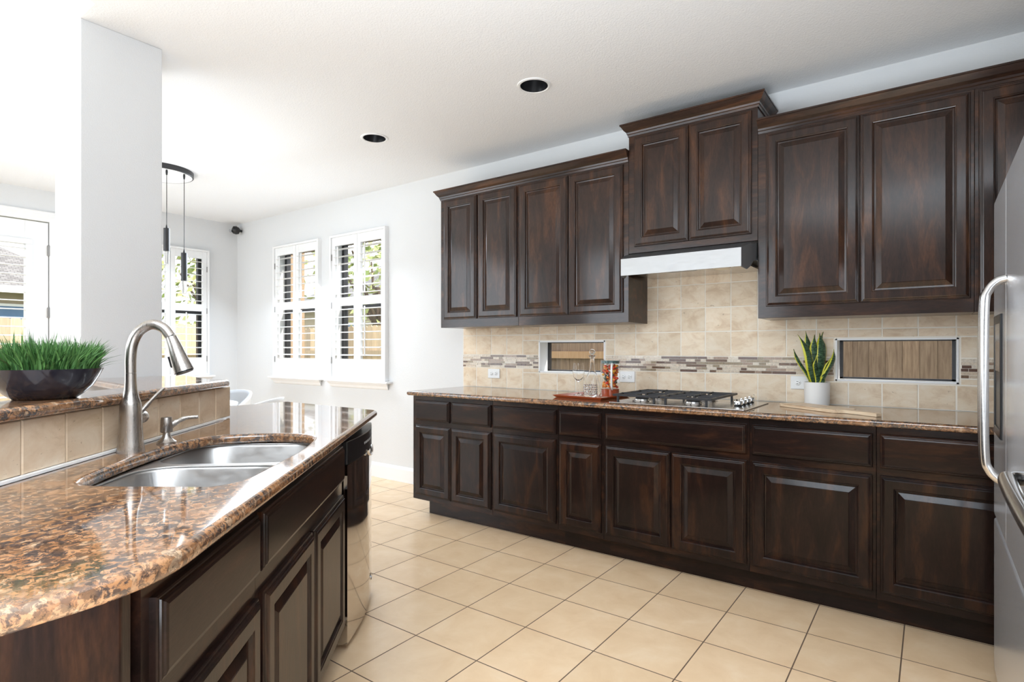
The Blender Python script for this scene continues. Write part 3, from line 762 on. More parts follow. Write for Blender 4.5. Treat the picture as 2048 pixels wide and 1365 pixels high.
# faucet ------------------------------------------------------------
fs, fy = 0.957, 0.565
fx_, fy_ = iw(fs, fy)
r = empty('kitchen_faucet', (fx_, fy_, 0.914), ANG, 'tall brushed nickel gooseneck faucet behind the sink', 'faucet')
bm = bmesh.new()
prof = [(0.0365, 0.0), (0.0365, 0.004), (0.033, 0.03), (0.0305, 0.07), (0.0295, 0.11), (0.0285, 0.14), (0.0270, 0.150), (0.0215, 0.165), (0.0175, 0.19), (0.0158, 0.215), (0.0155, 0.238)]
lathe(bm, prof, 12, (0, 0, 0), True, True)
obj('faucet_body', bm, NICKEL, r, smooth=True)
path = catmull([(0, 0, 0.239), (0, 0, 0.285), (0, -0.006, 0.33), (0, -0.026, 0.366), (0, -0.060, 0.385), (0, -0.093, 0.375), (0, -0.115, 0.348)], 6)
bm = bmesh.new(); tube(bm, path, 0.0152, 20); obj('spout', bm, NICKEL, r, smooth=True)
path = catmull([(0, -0.1155, 0.3474), (0, -0.126, 0.32), (0, -0.138, 0.285), (0, -0.154, 0.243)], 5)
bm = bmesh.new(); nn = len(path); tube(bm, path, [0.0155 + 0.0125 * (i / (nn - 1)) ** 1.2 for i in range(nn)], 20); sh = obj('spray_head', bm, NICKEL, r, smooth=True)
bm = bmesh.new(); tube(bm, [(0, -0.1544, 0.2425), (0, -0.1556, 0.2395)], 0.0245, 20); obj('spray_nozzle', bm, BLACK, sh)
bm = bmesh.new(); tube(bm, catmull([(0, -0.112, 0.288), (0, -0.116, 0.275), (0, -0.121, 0.255)], 4), [0.007] * 8 + [0.005], 10, ell=0.7); obj('spray_button', bm, BLACK, sh, smooth=True)
bm = bmesh.new(); lathe(bm, [(0.0, 0.0), (0.019, 0.0), (0.020, 0.03), (0.020, 0.046), (0.018, 0.052)], 20, (0.015, 0, 0.10), True, True, Matrix.Rotation(PI / 2, 4, 'Y')); hub = obj('handle_hub', bm, NICKEL, r, smooth=True)
bm = bmesh.new(); tube(bm, catmull([(0.052, 0, 0.112), (0.060, -0.006, 0.125), (0.090, -0.022, 0.158), (0.118, -0.036, 0.184)], 5), [0.011] * 3 + [0.007] * 5 + [0.0055] * 8, 10, ell=0.8); obj('handle_lever', bm, NICKEL, hub, smooth=True)

sx_, sy_ = iw(1.125, 0.545)
r = empty('soap_dispenser', (sx_, sy_, 0.914), ANG, 'short brushed nickel soap dispenser beside the faucet', 'soap dispenser')
bm = bmesh.new(); lathe(bm, [(0.029, 0), (0.029, 0.005), (0.022, 0.010), (0.013, 0.020), (0.011, 0.032), (0.0105, 0.036)], 24, (0, 0, 0), True, True); obj('base', bm, NICKEL, r, smooth=True)
bm = bmesh.new(); lathe(bm, [(0.0165, 0.036), (0.0185, 0.039), (0.0175, 0.075), (0.0155, 0.085), (0.0, 0.086)], 20, (0, 0, 0), True, False); obj('pump_head', bm, NICKEL, r, smooth=True)
bm = bmesh.new(); tube(bm, catmull([(0.008, -0.01, 0.058), (0.014, -0.030, 0.070), (0.02, -0.052, 0.080), (0.028, -0.088, 0.083)], 5), [0.012, 0.011, 0.0105, 0.01, 0.0095] + [0.0075] * 5 + [0.006] * 6, 10, ell=0.8); obj('nozzle', bm, NICKEL, r, smooth=True)

# dishwasher --------------------------------------------------------
dx, dy = iw(1.492, 0.05)
r = empty('dishwasher', (dx, dy, 0), ANG, 'stainless dishwasher with black control panel at the island far end', 'dishwasher')
DWW = 0.61
def bow(z0, z1, out, th, n=16, lower=False):
    bm = bmesh.new(); f0 = []; f1 = []; b0 = []; b1 = []
    for k in range(n + 1):
        t = k / n; x = t * DWW; y = -(0.018 + out * math.sin(PI * t))
        f0.append(bm.verts.new((x, y, z0))); f1.append(bm.verts.new((x, y, z1))); b0.append(bm.verts.new((x, th, z0))); b1.append(bm.verts.new((x, th, z1)))
    bridge(bm, f0, f1, False); bridge(bm, b0, b1, False); bridge(bm, f0, b0, False); bridge(bm, f1, b1, False)
    bm.faces.new((f0[0], f1[0], b1[0], b0[0])); bm.faces.new((f0[-1], f1[-1], b1[-1], b0[-1])); return bm
obj('tub', B(0.004, DWW - 0.004, 0.03, 0.56, 0.02, 0.872), BLACK, r)
dd = obj('door', bow(0.035, 0.755, 0.026, 0.02), DWM, r, smooth=True)
cp = obj('control_panel', bow(0.758, 0.852, 0.034, 0.02), BLACK, r, bev=0.003)
obj('toe_kick', B(0.004, DWW - 0.004, 0.05, 0.10, 0.0, 0.034), BLACK, r)
bm = bmesh.new(); pp = []
for k in range(13):
    a = PI * k / 12; x = DWW * 0.58 - 0.075 * math.cos(a); zz = 0.768 - 0.032 * math.sin(a); yy = -(0.018 + 0.034 * math.sin(PI * x / DWW) + 0.001 + 0.004 * math.sin(a)); pp.append((x, yy, zz))
tube(bm, pp, 0.0065, 8, ell=0.6); obj('handle', bm, CHROME, cp, smooth=True)
bm = boxes([(0.22 + 0.026 * k, 0.236 + 0.026 * k, -(0.0192 + 0.034 * math.sin(PI * (0.228 + 0.026 * k) / DWW)), -0.03, 0.805, 0.815) for k in range(8)])
obj('buttons', bm, GREYP, cp)
bm = bmesh.new(); lathe(bm, [(0.009, 0), (0.013, 0.001), (0.015, 0.004), (0.017, 0.001)], 24, (DWW * 0.76, -0.0365, 0.125), True, False, Matrix.Rotation(PI / 2, 4, 'X')); obj('round_badge', bm, CHROME, dd, smooth=True)

# ------------------------------------------------------------------ cooktop
r = empty('gas_cooktop', (-1.12, 3.245, 0.914), 0, 'stainless gas cooktop with black grates set in the long counter', 'cooktop')
bm = bmesh.new(); prism(bm, rounded([(-0.378, -0.268), (0.372, -0.268), (0.372, 0.262), (-0.378, 0.262)], 0.015), 0.0005, 0.008); obj('cooktop_plate', bm, STEEL, r, bev=0.003)
bpos = [(-0.235, -0.12), (-0.235, 0.13), (0.065, -0.12), (0.065, 0.13)]
for x, y in bpos:
    bm = bmesh.new(); lathe(bm, [(0.058, 0.008), (0.054, 0.013), (0.046, 0.014), (0.043, 0.022), (0.0, 0.022)], 28, (x, y, 0), True); bb = obj('burner', bm, STEEL, r, smooth=True)
    bm = bmesh.new(); lathe(bm, [(0.0, 0.023), (0.037, 0.023), (0.039, 0.027), (0.034, 0.031), (0.0, 0.032)], 24, (x, y, 0)); obj('burner_cap', bm, IRON, bb, smooth=True)
for gx0, gx1 in ((-0.365, -0.088), (-0.082, 0.20)):
    bm = bmesh.new(); zt0, zt1 = 0.040, 0.052; y0, y1 = -0.235, 0.245; t = 0.007
    for y in (y0, (y0 + y1) / 2, y1): box(bm, gx0, gx1, y - t, y + t, zt0, zt1)
    for x in (gx0 + t, gx1 - t): box(bm, x - t, x + t, y0, y1, zt0, zt1)
    xc = (gx0 + gx1) / 2
    for yc in (-0.12, 0.13):
        for sgn in (-1, 1): box(bm, xc + sgn * 0.03 if sgn > 0 else gx0, gx1 if sgn > 0 else xc - 0.03, yc - 0.005, yc + 0.005, zt0, zt1 + 0.002)
        box(bm, xc - 0.005, xc + 0.005, yc + 0.03, yc + 0.118, zt0, zt1 + 0.002); box(bm, xc - 0.005, xc + 0.005, yc - 0.118, yc - 0.03, zt0, zt1 + 0.002)
    for x in (gx0 + 0.03, gx1 - 0.03):
        for y in (y0 + 0.004, y1 - 0.004): box(bm, x - 0.006, x + 0.006, y - 0.006, y + 0.006, 0.008, zt0)
    obj('grate', bm, IRON, r, bev=0.002)
for k in range(4):
    y = -0.10 + 0.085 * k
    bm = bmesh.new(); lathe(bm, [(0.02, 0.008), (0.02, 0.012), (0.013, 0.016), (0.013, 0.02)], 20, (0.295, y, 0), True, True); kb = obj('knob_base', bm, BLACK, r, smooth=True)
    bm = bmesh.new(); lathe(bm, [(0.024, 0.018), (0.024, 0.034), (0.021, 0.038), (0.0, 0.038)], 24, (0.295, y, 0), True)
    box(bm, 0.291, 0.299, y - 0.023, y + 0.023, 0.038, 0.046); obj('knob', bm, CHROME, kb, smooth=True)

# ------------------------------------------------------------------ things on the long counter
r = empty('serving_tray', (-1.77, 3.285, 0.914), -0.10, 'red orange lacquered tray left of the cooktop', 'tray')
def flare(w0, d0, w1, d1, z0, z1, th):
    bm = bmesh.new()
    def rg(w_, d_, z): return [bm.verts.new((x, y, z)) for x, y in ((-w_ / 2, -d_ / 2), (w_ / 2, -d_ / 2), (w_ / 2, d_ / 2), (-w_ / 2, d_ / 2))]
    a = rg(w0, d0, z0); b = rg(w1, d1, z1); c = rg(w1 - th, d1 - th, z1); d = rg(w0 - th, d0 - th, z0 + 0.004)
    bm.faces.new(a); bridge(bm, a, b); bridge(bm, b, c); bridge(bm, c, d); bm.faces.new(d); return bm
obj('tray_body', flare(0.34, 0.32, 0.375, 0.355, 0.0005, 0.016, 0.012), TRAYM, r, bev=0.0015)
TZ = 0.9190
def rot_tr(x, y):
    c_, s_ = math.cos(-0.10), math.sin(-0.10); return (-1.77 + x * c_ - y * s_, 3.285 + x * s_ + y * c_)
px, py = -1.895, 3.33
bm = bmesh.new()
lathe(bm, [(0.0, 0.0), (0.034, 0.0), (0.034, 0.0015), (0.012, 0.005), (0.0042, 0.012), (0.0040, 0.085), (0.010, 0.093), (0.034, 0.118), (0.040, 0.150), (0.037, 0.185), (0.032, 0.213), (0.0308, 0.213), (0.0358, 0.185), (0.0386, 0.150), (0.0325, 0.120), (0.010, 0.0965), (0.0, 0.0945)], 32)
obj('wine_glass', bm, GLASS, loc=(px, py, TZ), smooth=True, label='clear stemmed wine glass on the left of the red tray', cat='wine glass')
bm = bmesh.new(); lathe(bm, [(0.0, 0.0), (0.036, 0.0), (0.042, 0.01), (0.044, 0.122), (0.0415, 0.122), (0.0365, 0.016), (0.0, 0.014)], 32)
rw = empty('crystal_tumbler', (-1.765, 3.255, TZ), 0, 'cut crystal tumbler between wine glass and pitcher', 'tumbler')
obj('glass_wall', bm, GLASS, rw, smooth=True)
bm = bmesh.new()
for k in range(20):
    for j in range(5):
        a = 2 * PI * (k + 0.5 * (j % 2)) / 20; z = 0.018 + 0.014 * j; rr = 0.0422
        c_ = Vector((math.cos(a) * rr, math.sin(a) * rr, z)); t = Vector((-math.sin(a), math.cos(a), 0)) * 0.006; o_ = Vector((math.cos(a), math.sin(a), 0)) * 0.004
        q = [bm.verts.new(c_ - t), bm.verts.new(c_ - Vector((0, 0, 0.0062))), bm.verts.new(c_ + t), bm.verts.new(c_ + Vector((0, 0, 0.0062)))]; ap = bm.verts.new(c_ + o_)
        for i in range(4): bm.faces.new((q[i], q[(i + 1) % 4], ap))
        bm.faces.new(q)
obj('cut_diamonds', bm, CRYSTAL, rw)
rw = empty('glass_decanter', (-1.83, 3.40, TZ), 0, 'clear glass decanter with round ball stopper at the back of the tray', 'decanter')
bm = bmesh.new(); lathe(bm, [(0.0, 0.0), (0.048, 0.0), (0.054, 0.01), (0.052, 0.05), (0.040, 0.095), (0.024, 0.125), (0.016, 0.15), (0.0145, 0.20), (0.019, 0.214), (0.026, 0.217), (0.026, 0.219), (0.015, 0.216), (0.0115, 0.20), (0.013, 0.15), (0.021, 0.127), (0.037, 0.095), (0.049, 0.05), (0.050, 0.016), (0.0, 0.012)], 32)
for v in bm.verts: v.co.z *= 1.2
obj('bottle', bm, GLASS, rw, smooth=True)
bm = bmesh.new(); lathe(bm, [(0.0, 0.18), (0.009, 0.181), (0.011, 0.215), (0.008, 0.2225)] + [(0.0205 * math.sin(a), 0.242 - 0.0205 * math.cos(a)) for a in [0.42 + k * (PI - 0.42) / 12 for k in range(13)]], 28); 
for v in bm.verts: v.co.z += 0.044
obj('ball_stopper', bm, GLASS, rw, smooth=True)
rw = empty('glass_pitcher', (-1.640, 3.285, TZ), 0, 'glass pitcher packed with red and orange fruit at the right of the tray', 'pitcher')
R_ = 0.060; H_ = 0.238
bm = bmesh.new(); lathe(bm, [(0.0, 0.0), (R_, 0.0), (R_ + 0.001, 0.01), (R_ + 0.001, H_), (R_ - 0.0015, H_), (R_ - 0.002, 0.008), (0.0, 0.007)], 40); obj('glass_wall', bm, GLASS, rw, smooth=True)
bm = bmesh.new(); lathe(bm, [(0.0, 0.008), (R_ - 0.0035, 0.008), (R_ - 0.0035, 0.055), (0.0, 0.055)], 32); obj('amber_base', bm, REDJUICE, rw, smooth=True)
bm = bmesh.new()
for k in range(150):
    a = rnd.uniform(0, 2 * PI); rr = (R_ - 0.013) * math.sqrt(rnd.uniform(0.25, 1)); z = 0.064 + 0.138 * rnd.random(); s_ = rnd.uniform(0.006, 0.0105)
    mm = Matrix.Translation((rr * math.cos(a), rr * math.sin(a), z)) @ Matrix.Rotation(rnd.uniform(0, 3), 4, 'X') @ Matrix.Diagonal((1.1, 0.9, 1.0, 1))
    bmesh.ops.create_icosphere(bm, subdivisions=2, radius=s_, matrix=mm)
obj('fruit_filling', bm, FRUIT, rw, smooth=True, kind='stuff')
bm = bmesh.new(); lathe(bm, [(0.0, H_ - 0.024), (R_ - 0.0035, H_ - 0.024), (R_ - 0.0035, H_ - 0.006), (0.0, H_ - 0.006)], 32); obj('dark_lid', bm, mat('teal_grey_lid', (0.07, 0.14, 0.14), 0.3), rw, smooth=True)
hd = Vector((0.35, -0.94, 0)); sd = Vector((0.94, 0.35, 0)) * 0.018
bm = bmesh.new(); pts = [hd * (R_ - 0.001) + Vector((0, 0, H_ - 0.025)) + sd, hd * (R_ + 0.028) + Vector((0, 0, H_ - 0.045)) + sd, hd * (R_ + 0.036) + Vector((0, 0, 0.12)) + sd, hd * (R_ + 0.026) + Vector((0, 0, 0.07)) + sd, hd * (R_ - 0.001) + Vector((0, 0, 0.055)) + sd]
tube(bm, catmull(pts, 6), 0.0065, 10); obj('pitcher_handle', bm, CERAMIC, rw, smooth=True, label='curved white handle')

# snake plant
rw = empty('snake_plant', (-0.512, 3.555, 0.914), 0, 'snake plant with yellow edged leaves in a round white pot', 'potted plant')
bm = bmesh.new(); lathe(bm, [(0.0, 0.0005), (0.058, 0.0005), (0.062, 0.004), (0.0645, 0.128), (0.061, 0.128), (0.059, 0.112)], 40); obj('pot', bm, CERAMIC, rw, smooth=True)
bm = bmesh.new(); lathe(bm, [(0.0, 0.112), (0.0605, 0.112)], 32); obj('soil', bm, SOIL, rw)
def blade(base, tip, width, face, bend=0.02, twist=0.3, n=14):
    bm = bmesh.new(); uvl = bm.loops.layers.uv.new('UVMap'); base = Vector(base); tip = Vector(tip); ax = (tip - base); rowsv = []
    side = Vector((math.cos(face), math.sin(face), 0)); nor = Vector((-math.sin(face), math.cos(face), 0))
    for i in range(n + 1):
        t = i / n; wd = width * (0.55 + 0.9 * t - 0.25 * t * t) * (1 - t ** 5) * (1 if t < 0.75 else max(0.02, 1 - ((t - 0.75) / 0.25) ** 1.6)); wd = max(wd, 0.0008)
        c_ = base + ax * t + nor * bend * math.sin(PI * t) + side * bend * 0.5 * math.sin(2 * PI * t)
        sd_ = (side * math.cos(twist * t) + nor * math.sin(twist * t)); nn_ = (nor * math.cos(twist * t) - side * math.sin(twist * t))
        rowsv.append([bm.verts.new(c_ + sd_ * wd * q - nn_ * wd * 0.45 * (1 - q * q)) for q in (-1, -0.66, -0.3, 0.3, 0.66, 1)])
    us = (0, 0.17, 0.35, 0.65, 0.83, 1)
    for i in range(n):
        for j in range(5):
            f = bm.faces.new((rowsv[i][j], rowsv[i][j + 1], rowsv[i + 1][j + 1], rowsv[i + 1][j]))
            for lp, (a_, b_) in zip(f.loops, ((j, i), (j + 1, i), (j + 1, i + 1), (j, i + 1))): lp[uvl].uv = (us[a_], b_ / n)
    return bm
FA = math.radians(36.28)
right = Vector((math.cos(FA), math.sin(FA), 0)); toward = Vector((math.sin(FA), -math.cos(FA), 0))
def pl(a, b, z): q = right * a + toward * b; return (q.x, q.y, z)
for (bx_, tx_, tz_, wd_, dy_, bn, tw) in [(-0.018, -0.098, 0.360, 0.018, 0.005, -0.02, 0.2), (-0.01, -0.040, 0.378, 0.016, -0.03, 0.0, 0.1), (0.0, -0.014, 0.358, 0.016, 0.01, 0.012, 0.4), (0.012, 0.024, 0.368, 0.023, -0.015, -0.01, -0.1),
      (0.016, 0.048, 0.374, 0.015, -0.025, 0.02, 0.5), (0.004, -0.048, 0.270, 0.015, 0.03, 0.02, 0.5), (0.014, 0.080, 0.285, 0.014, 0.02, -0.015, 0.3), (0.008, 0.062, 0.245, 0.012, 0.035, 0.01, 0.6),
      (-0.006, -0.012, 0.245, 0.012, 0.03, 0.012, 0.4), (-0.024, -0.108, 0.285, 0.007, -0.02, 0.01, 0.2), (0.012, 0.026, 0.165, 0.008, 0.04, 0.01, 0.3), (0.02, 0.092, 0.262, 0.009, 0.0, 0.01, 0.7)]:
    o = obj('leaf', blade(pl(bx_, dy_ * 0.5, 0.112), pl(tx_ * 1.08 - 0.004, dy_, tz_ * 1.09), wd_ * 1.75, FA + rnd.uniform(-0.3, 0.3), bn, tw), SNAKE, rw, smooth=True)
    md = o.modifiers.new('thickness', 'SOLIDIFY'); md.thickness = 0.0018
    o.scale = (1, 1, 1)

# cutting board
p0, p1 = Vector((-0.63, 3.42)), Vector((-0.20, 3.10)); dd_ = (p1 - p0); ang = math.atan2(dd_.y, dd_.x)
rw = empty('cutting_board', (p0.x, p0.y, 0.914), ang, 'pale wooden cutting board lying in front of the snake plant', 'cutting board')
bm = bmesh.new(); prism(bm, rounded([(0.0, -0.075), (0.36, -0.075), (0.385, -0.022), (0.545, -0.018), (0.545, 0.018), (0.385, 0.022), (0.36, 0.075), (0.0, 0.075)], [0.03, 0.02, 0.02, 0.004, 0.004, 0.02, 0.02, 0.03]), 0.0005, 0.017)
obj('board', bm, BOARDM, rw, bev=0.002)

# ------------------------------------------------------------------ bowl of grass on the ledge
gx, gy = iw(0.818, 0.712)
rw = empty('bowl_of_grass', (gx, gy, 1.0895), 0, 'dark glazed bowl of bright green grass on the bar ledge', 'potted grass')
BR = 0.131
bm = bmesh.new(); lathe(bm, [(0.0, 0.0), (0.070, 0.0), (0.086, 0.012), (0.108, 0.034), (0.121, 0.058), (BR, 0.079), (BR + 0.001, 0.082), (BR - 0.003, 0.082), (0.122, 0.068), (0.11, 0.05)], 56); obj('bowl', bm, BOWLM, rw, smooth=True)
bm = bmesh.new(); lathe(bm, [(0.0, 0.070), (0.124, 0.068)], 32); obj('soil', bm, SOIL, rw)
bm = bmesh.new()
for k in range(2600):
    a = rnd.uniform(0, 2 * PI); rr = 0.117 * math.sqrt(rnd.random()); x, y = rr * math.cos(a), rr * math.sin(a)
    h = rnd.uniform(0.055, 0.105) if rnd.random() < 0.85 else rnd.uniform(0.03, 0.13)
    lean = Vector((math.cos(a), math.sin(a), 0)) * (0.035 * (rr / 0.120) ** 2) + Vector((rnd.gauss(0, 0.014), rnd.gauss(0, 0.014), 0))
    if rr > 0.108 and rnd.random() < 0.10: lean *= 2.2; h *= 0.8
    wd = rnd.uniform(0.0015, 0.0027); ta = rnd.uniform(0, PI); s_ = Vector((math.cos(ta), math.sin(ta), 0)) * wd; prev = None; nseg = 4
    for i in range(nseg + 1):
        t = i / nseg; c_ = Vector((x, y, 0.068)) + lean * t * t + Vector((0, 0, h * (t - 0.12 * t * t * (lean.length / 0.03))))
        ww = s_ * (1 - t ** 3) if i < nseg else None
        cur = [bm.verts.new(c_ - ww), bm.verts.new(c_ + ww)] if ww is not None else [bm.verts.new(c_)]
        if prev:
            if len(cur) == 2: bm.faces.new((prev[0], prev[1], cur[1], cur[0]))
            else: bm.faces.new((prev[0], prev[1], cur[0]))
        prev = cur
obj('grass', bm, WHEAT, rw, kind='stuff')

# ------------------------------------------------------------------ refrigerator
FU = 0.184
r = empty('refrigerator', (FU, 2.73, 0), -PI / 2, 'tall stainless refrigerator with water dispenser at the right edge', 'refrigerator')
# local x runs toward the camera (-w), local -y is the room side (-u)
obj('cabinet_shell', B(0.0, 0.91, 0.065, 0.76, 0.03, 1.745), mat('grey_fridge_side', (0.16, 0.16, 0.17), 0.4), r, bev=0.004)
fd = obj('door', B(0.0, 0.413, 0.0, 0.06, 0.62, 1.762), FRIDGEM, r, bev=0.010, seg=3, label='far door with dispenser')
obj('door', B(0.419, 0.91, 0.0, 0.06, 0.62, 1.762), FRIDGEM, r, bev=0.010, seg=3)
obj('freezer_drawer', B(0.0, 0.91, 0.0, 0.06, 0.06, 0.612), FRIDGEM, r, bev=0.010, seg=3)
for a in (0.02, 0.83): obj('foot', B(a, a + 0.06, 0.03, 0.09, 0.0, 0.03), BLACK, r)
obj('hinge_cover', B(0.01, 0.06, 0.01, 0.1, 1.7625, 1.778), BLACK, r, bev=0.004)
dsp = obj('dispenser_frame', boxes([(0.08, 0.10, -0.006, 0.002, 0.93, 1.34), (0.29, 0.31, -0.006, 0.002, 0.93, 1.34), (0.10, 0.29, -0.006, 0.002, 1.31, 1.34), (0.10, 0.29, -0.006, 0.002, 0.93, 0.96)]), BLACK, fd, bev=0.003)
obj('dispenser_panel', B(0.10, 0.29, -0.004, 0.001, 1.15, 1.31), STEEL, fd)
obj('dispenser_recess', B(0.10, 0.29, -0.002, 0.001, 0.96, 1.15), BLACK, fd)
def handle(x, z0, z1, parent):
    bm = bmesh.new(); p = 0.052
    pts = [(x, -0.001, z1), (x, -0.022, z1 - 0.008), (x, -0.043, z1 - 0.035), (x, -p, z1 - 0.085), (x, -p - 0.002, (z0 + z1) / 2), (x, -p, z0 + 0.085), (x, -0.043, z0 + 0.035), (x, -0.022, z0 + 0.008), (x, -0.001, z0)]
    tube(bm, catmull(pts, 7), 0.0125, 16); obj('handle', bm, STEEL, parent, smooth=True)
handle(0.385, 0.82, 1.44, r); handle(0.447, 0.82, 1.44, r)
# wall oven beside it, only its bar handle reaches into view
r = empty('wall_oven', (FU, 1.79, 0), -PI / 2, 'wall oven whose thick steel bar handle shows at the right edge', 'oven')
obj('cabinet_housing', B(0.0, 0.80, 0.045, 0.76, 0.0, 2.3), WOODLV, r)
obj('oven_door', B(0.03, 0.77, 0.005, 0.045, 0.35, 1.02), mat('black_oven_glass', (0.01, 0.01, 0.011), 0.05), r, bev=0.004)
obj('control_strip', B(0.03, 0.77, 0.005, 0.045, 1.03, 1.18), STEEL, r, bev=0.004)
bm = bmesh.new(); pts = [(0.12, 0.004, 0.94), (0.118, -0.022, 0.94), (0.130, -0.042, 0.94), (0.165, -0.052, 0.94), (0.40, -0.055, 0.94), (0.635, -0.052, 0.94), (0.67, -0.042, 0.94), (0.682, -0.022, 0.94), (0.68, 0.004, 0.94)]
tube(bm, catmull(pts, 7), 0.0165, 18); obj('handle', bm, STEEL, r, smooth=True)

# ------------------------------------------------------------------ ceiling things
def downlight(u, w_, label):
    r = empty('recessed_downlight', (u, w_, KC), 0, label, 'ceiling light', 'recessed ceiling downlights')
    bm = bmesh.new(); lathe(bm, [(0.098, 0.0), (0.096, -0.005), (0.085, -0.007), (0.079, -0.003), (0.079, 0.0)], 48); obj('trim_ring', bm, WHITEP, r, smooth=True)
    bm = bmesh.new(); lathe(bm, [(0.079, -0.004), (0.074, 0.02), (0.058, 0.075)], 48); obj('baffle', bm, BLACK, r, smooth=True)
    bm = bmesh.new(); lathe(bm, [(0.0585, 0.072), (0.045, 0.066), (0.0, 0.062)], 40); obj('lamp_lens', bm, mat('lamp_lens', (0.75, 0.75, 0.75), 0.4), r, smooth=True)
downlight(-1.844, 2.727, 'recessed ceiling light with black baffle, nearer the wall cabinets')
downlight(-3.227, 2.726, 'recessed ceiling light with black baffle, nearer the pendant')

def cyl(bm, c, r0, z0, z1, seg=24): lathe(bm, [(r0, z0), (r0, z1)], seg, c, True, True); return bm
cs, sn = math.cos(FA), math.sin(FA)
def camxz(X, Z): return (X * cs - Z * sn, X * sn + Z * cs)
pc = camxz(-2.985, 4.85)
r = empty('cluster_pendant', (pc[0], pc[1], KC), 0, 'dark round canopy pendant light with slim hanging tubes above the dining table', 'pendant light')
bm = bmesh.new(); lathe(bm, [(0.25, 0.0), (0.25, -0.038), (0.246, -0.042), (0.0, -0.042)], 64, (0, 0, 0), True); cn = obj('canopy', bm, DARKBZ, r, smooth=True)
bm = bmesh.new(); lathe(bm, [(0.238, -0.0425), (0.0, -0.0428)], 48); obj('canopy_plate', bm, WHITEP, cn)
for (X, Z, z1, zt) in [(-2.840, 4.70, 2.218, 2.03), (-2.765, 4.82, 2.035, 1.80), (-3.115, 5.03, 2.17, 1.98)]:
    p = camxz(X, Z); q = (p[0] - pc[0], p[1] - pc[1], 0)
    bm = bmesh.new(); tube(bm, [(q[0], q[1], -0.043), (q[0], q[1], z1 - KC + 0.02)], 0.0028, 8)
    lathe(bm, [(0.007, -0.043), (0.009, -0.06), (0.006, -0.085)], 12, q); lathe(bm, [(0.004, z1 - KC + 0.03), (0.009, z1 - KC)], 12, q); cd = obj('cord', bm, BLACK, r, smooth=True)
    bm = bmesh.new(); cyl(bm, q, 0.0235, zt - KC, z1 - KC, 28); sk = obj('tube_socket', bm, DARKBZ, cd, smooth=True)
    bm = bmesh.new(); lathe(bm, [(0.0, zt - KC - 0.105), (0.014, zt - KC - 0.105), (0.018, zt - KC - 0.09), (0.021, zt - KC - 0.01), (0.021, zt - KC)], 20, q); obj('crystal_tip', bm, GLASS, sk, smooth=True)

p = (-6.74, 3.56, 2.655)
r = empty('security_camera', p, 0, 'small black camera mounted high in the far corner', 'security camera')
bm = bmesh.new(); lathe(bm, [(0.0, -0.06), (0.03, -0.055), (0.045, -0.03), (0.048, 0.0), (0.035, 0.03), (0.0, 0.036)], 24, (0, 0, 0), False, False, Matrix.Rotation(math.radians(70), 4, 'X') @ Matrix.Rotation(math.radians(-20), 4, 'Y')); obj('housing', bm, BLACK, r, smooth=True)
bm = bmesh.new(); tube(bm, [(0, 0.02, 0.0), (-0.01, 0.088, 0.0)], 0.015, 12); obj('mount', bm, BLACK, r)
bm = bmesh.new(); lathe(bm, [(0.022, 0), (0.018, 0.004), (0.0, 0.006)], 20, (0.004, -0.056, -0.022), False, False, Matrix.Rotation(math.radians(110), 4, 'X')); obj('lens', bm, GREYP, r, smooth=True)

# ------------------------------------------------------------------ dining table and chairs
r = empty('dining_table', (-5.25, 2.08, 0), 0, 'round white dining table beyond the island', 'table')
bm = bmesh.new(); lathe(bm, [(0.0, 0.725), (0.60, 0.725), (0.64, 0.735), (0.64, 0.752), (0.0, 0.752)], 64); obj('tabletop', bm, TRIM, r, smooth=True)
bm = bmesh.new(); lathe(bm, [(0.0, 0.0), (0.28, 0.0), (0.27, 0.015), (0.10, 0.05), (0.05, 0.15), (0.05, 0.62), (0.12, 0.725)], 40); obj('pedestal', bm, TRIM, r, smooth=True)
def chair(u, w_, rz, top, label):
    r = empty('dining_chair', (u, w_, 0), rz, label, 'chair', 'shell chairs around the round table')
    def shell(off, name, m):
        bm = bmesh.new(); rowsv = []
        for i in range(11):
            t = i / 10; z = 0.46 + (top - 0.46) * t; row = []
            for j in range(17):
                a = math.radians(-105 + 210 * j / 16); hh = z if t < 0.3 else 0.46 + (z - 0.46) * (1 - 0.35 * (abs(a) / 1.83) ** 2.2)
                rr = 0.225 + 0.03 * t - off; row.append(bm.verts.new((rr * math.sin(a), rr * math.cos(a) + 0.03 * t, hh)))
            rowsv.append(row)
        for a_, b_ in zip(rowsv, rowsv[1:]): bridge(bm, a_, b_, False)
        o = obj(name, bm, m, r, smooth=True); md = o.modifiers.new('thickness', 'SOLIDIFY'); md.thickness = 0.012; return o
    shell(0.0, 'backrest', TRIM); shell(0.016, 'back_cushion', GREYFAB)
    bm = bmesh.new(); lathe(bm, [(0.0, 0.42), (0.19, 0.42), (0.225, 0.445), (0.225, 0.465), (0.20, 0.48), (0.0, 0.482)], 36); obj('seat', bm, TRIM, r, smooth=True)
    for sx in (-1, 1):
        for sy in (-1, 1):
            bm = bmesh.new(); tube(bm, [(sx * 0.13, sy * 0.13, 0.425), (sx * 0.21, sy * 0.21, 0.0)], [0.016, 0.010], 10); obj('leg', bm, BOARDM, r, smooth=True)
chair(-5.52, 2.78, 0.35, 0.815, 'white shell chair with grey cushion on the far side of the table')
chair(-4.66, 2.58, -0.95, 0.815, 'white shell chair at the table edge nearest the shuttered windows')

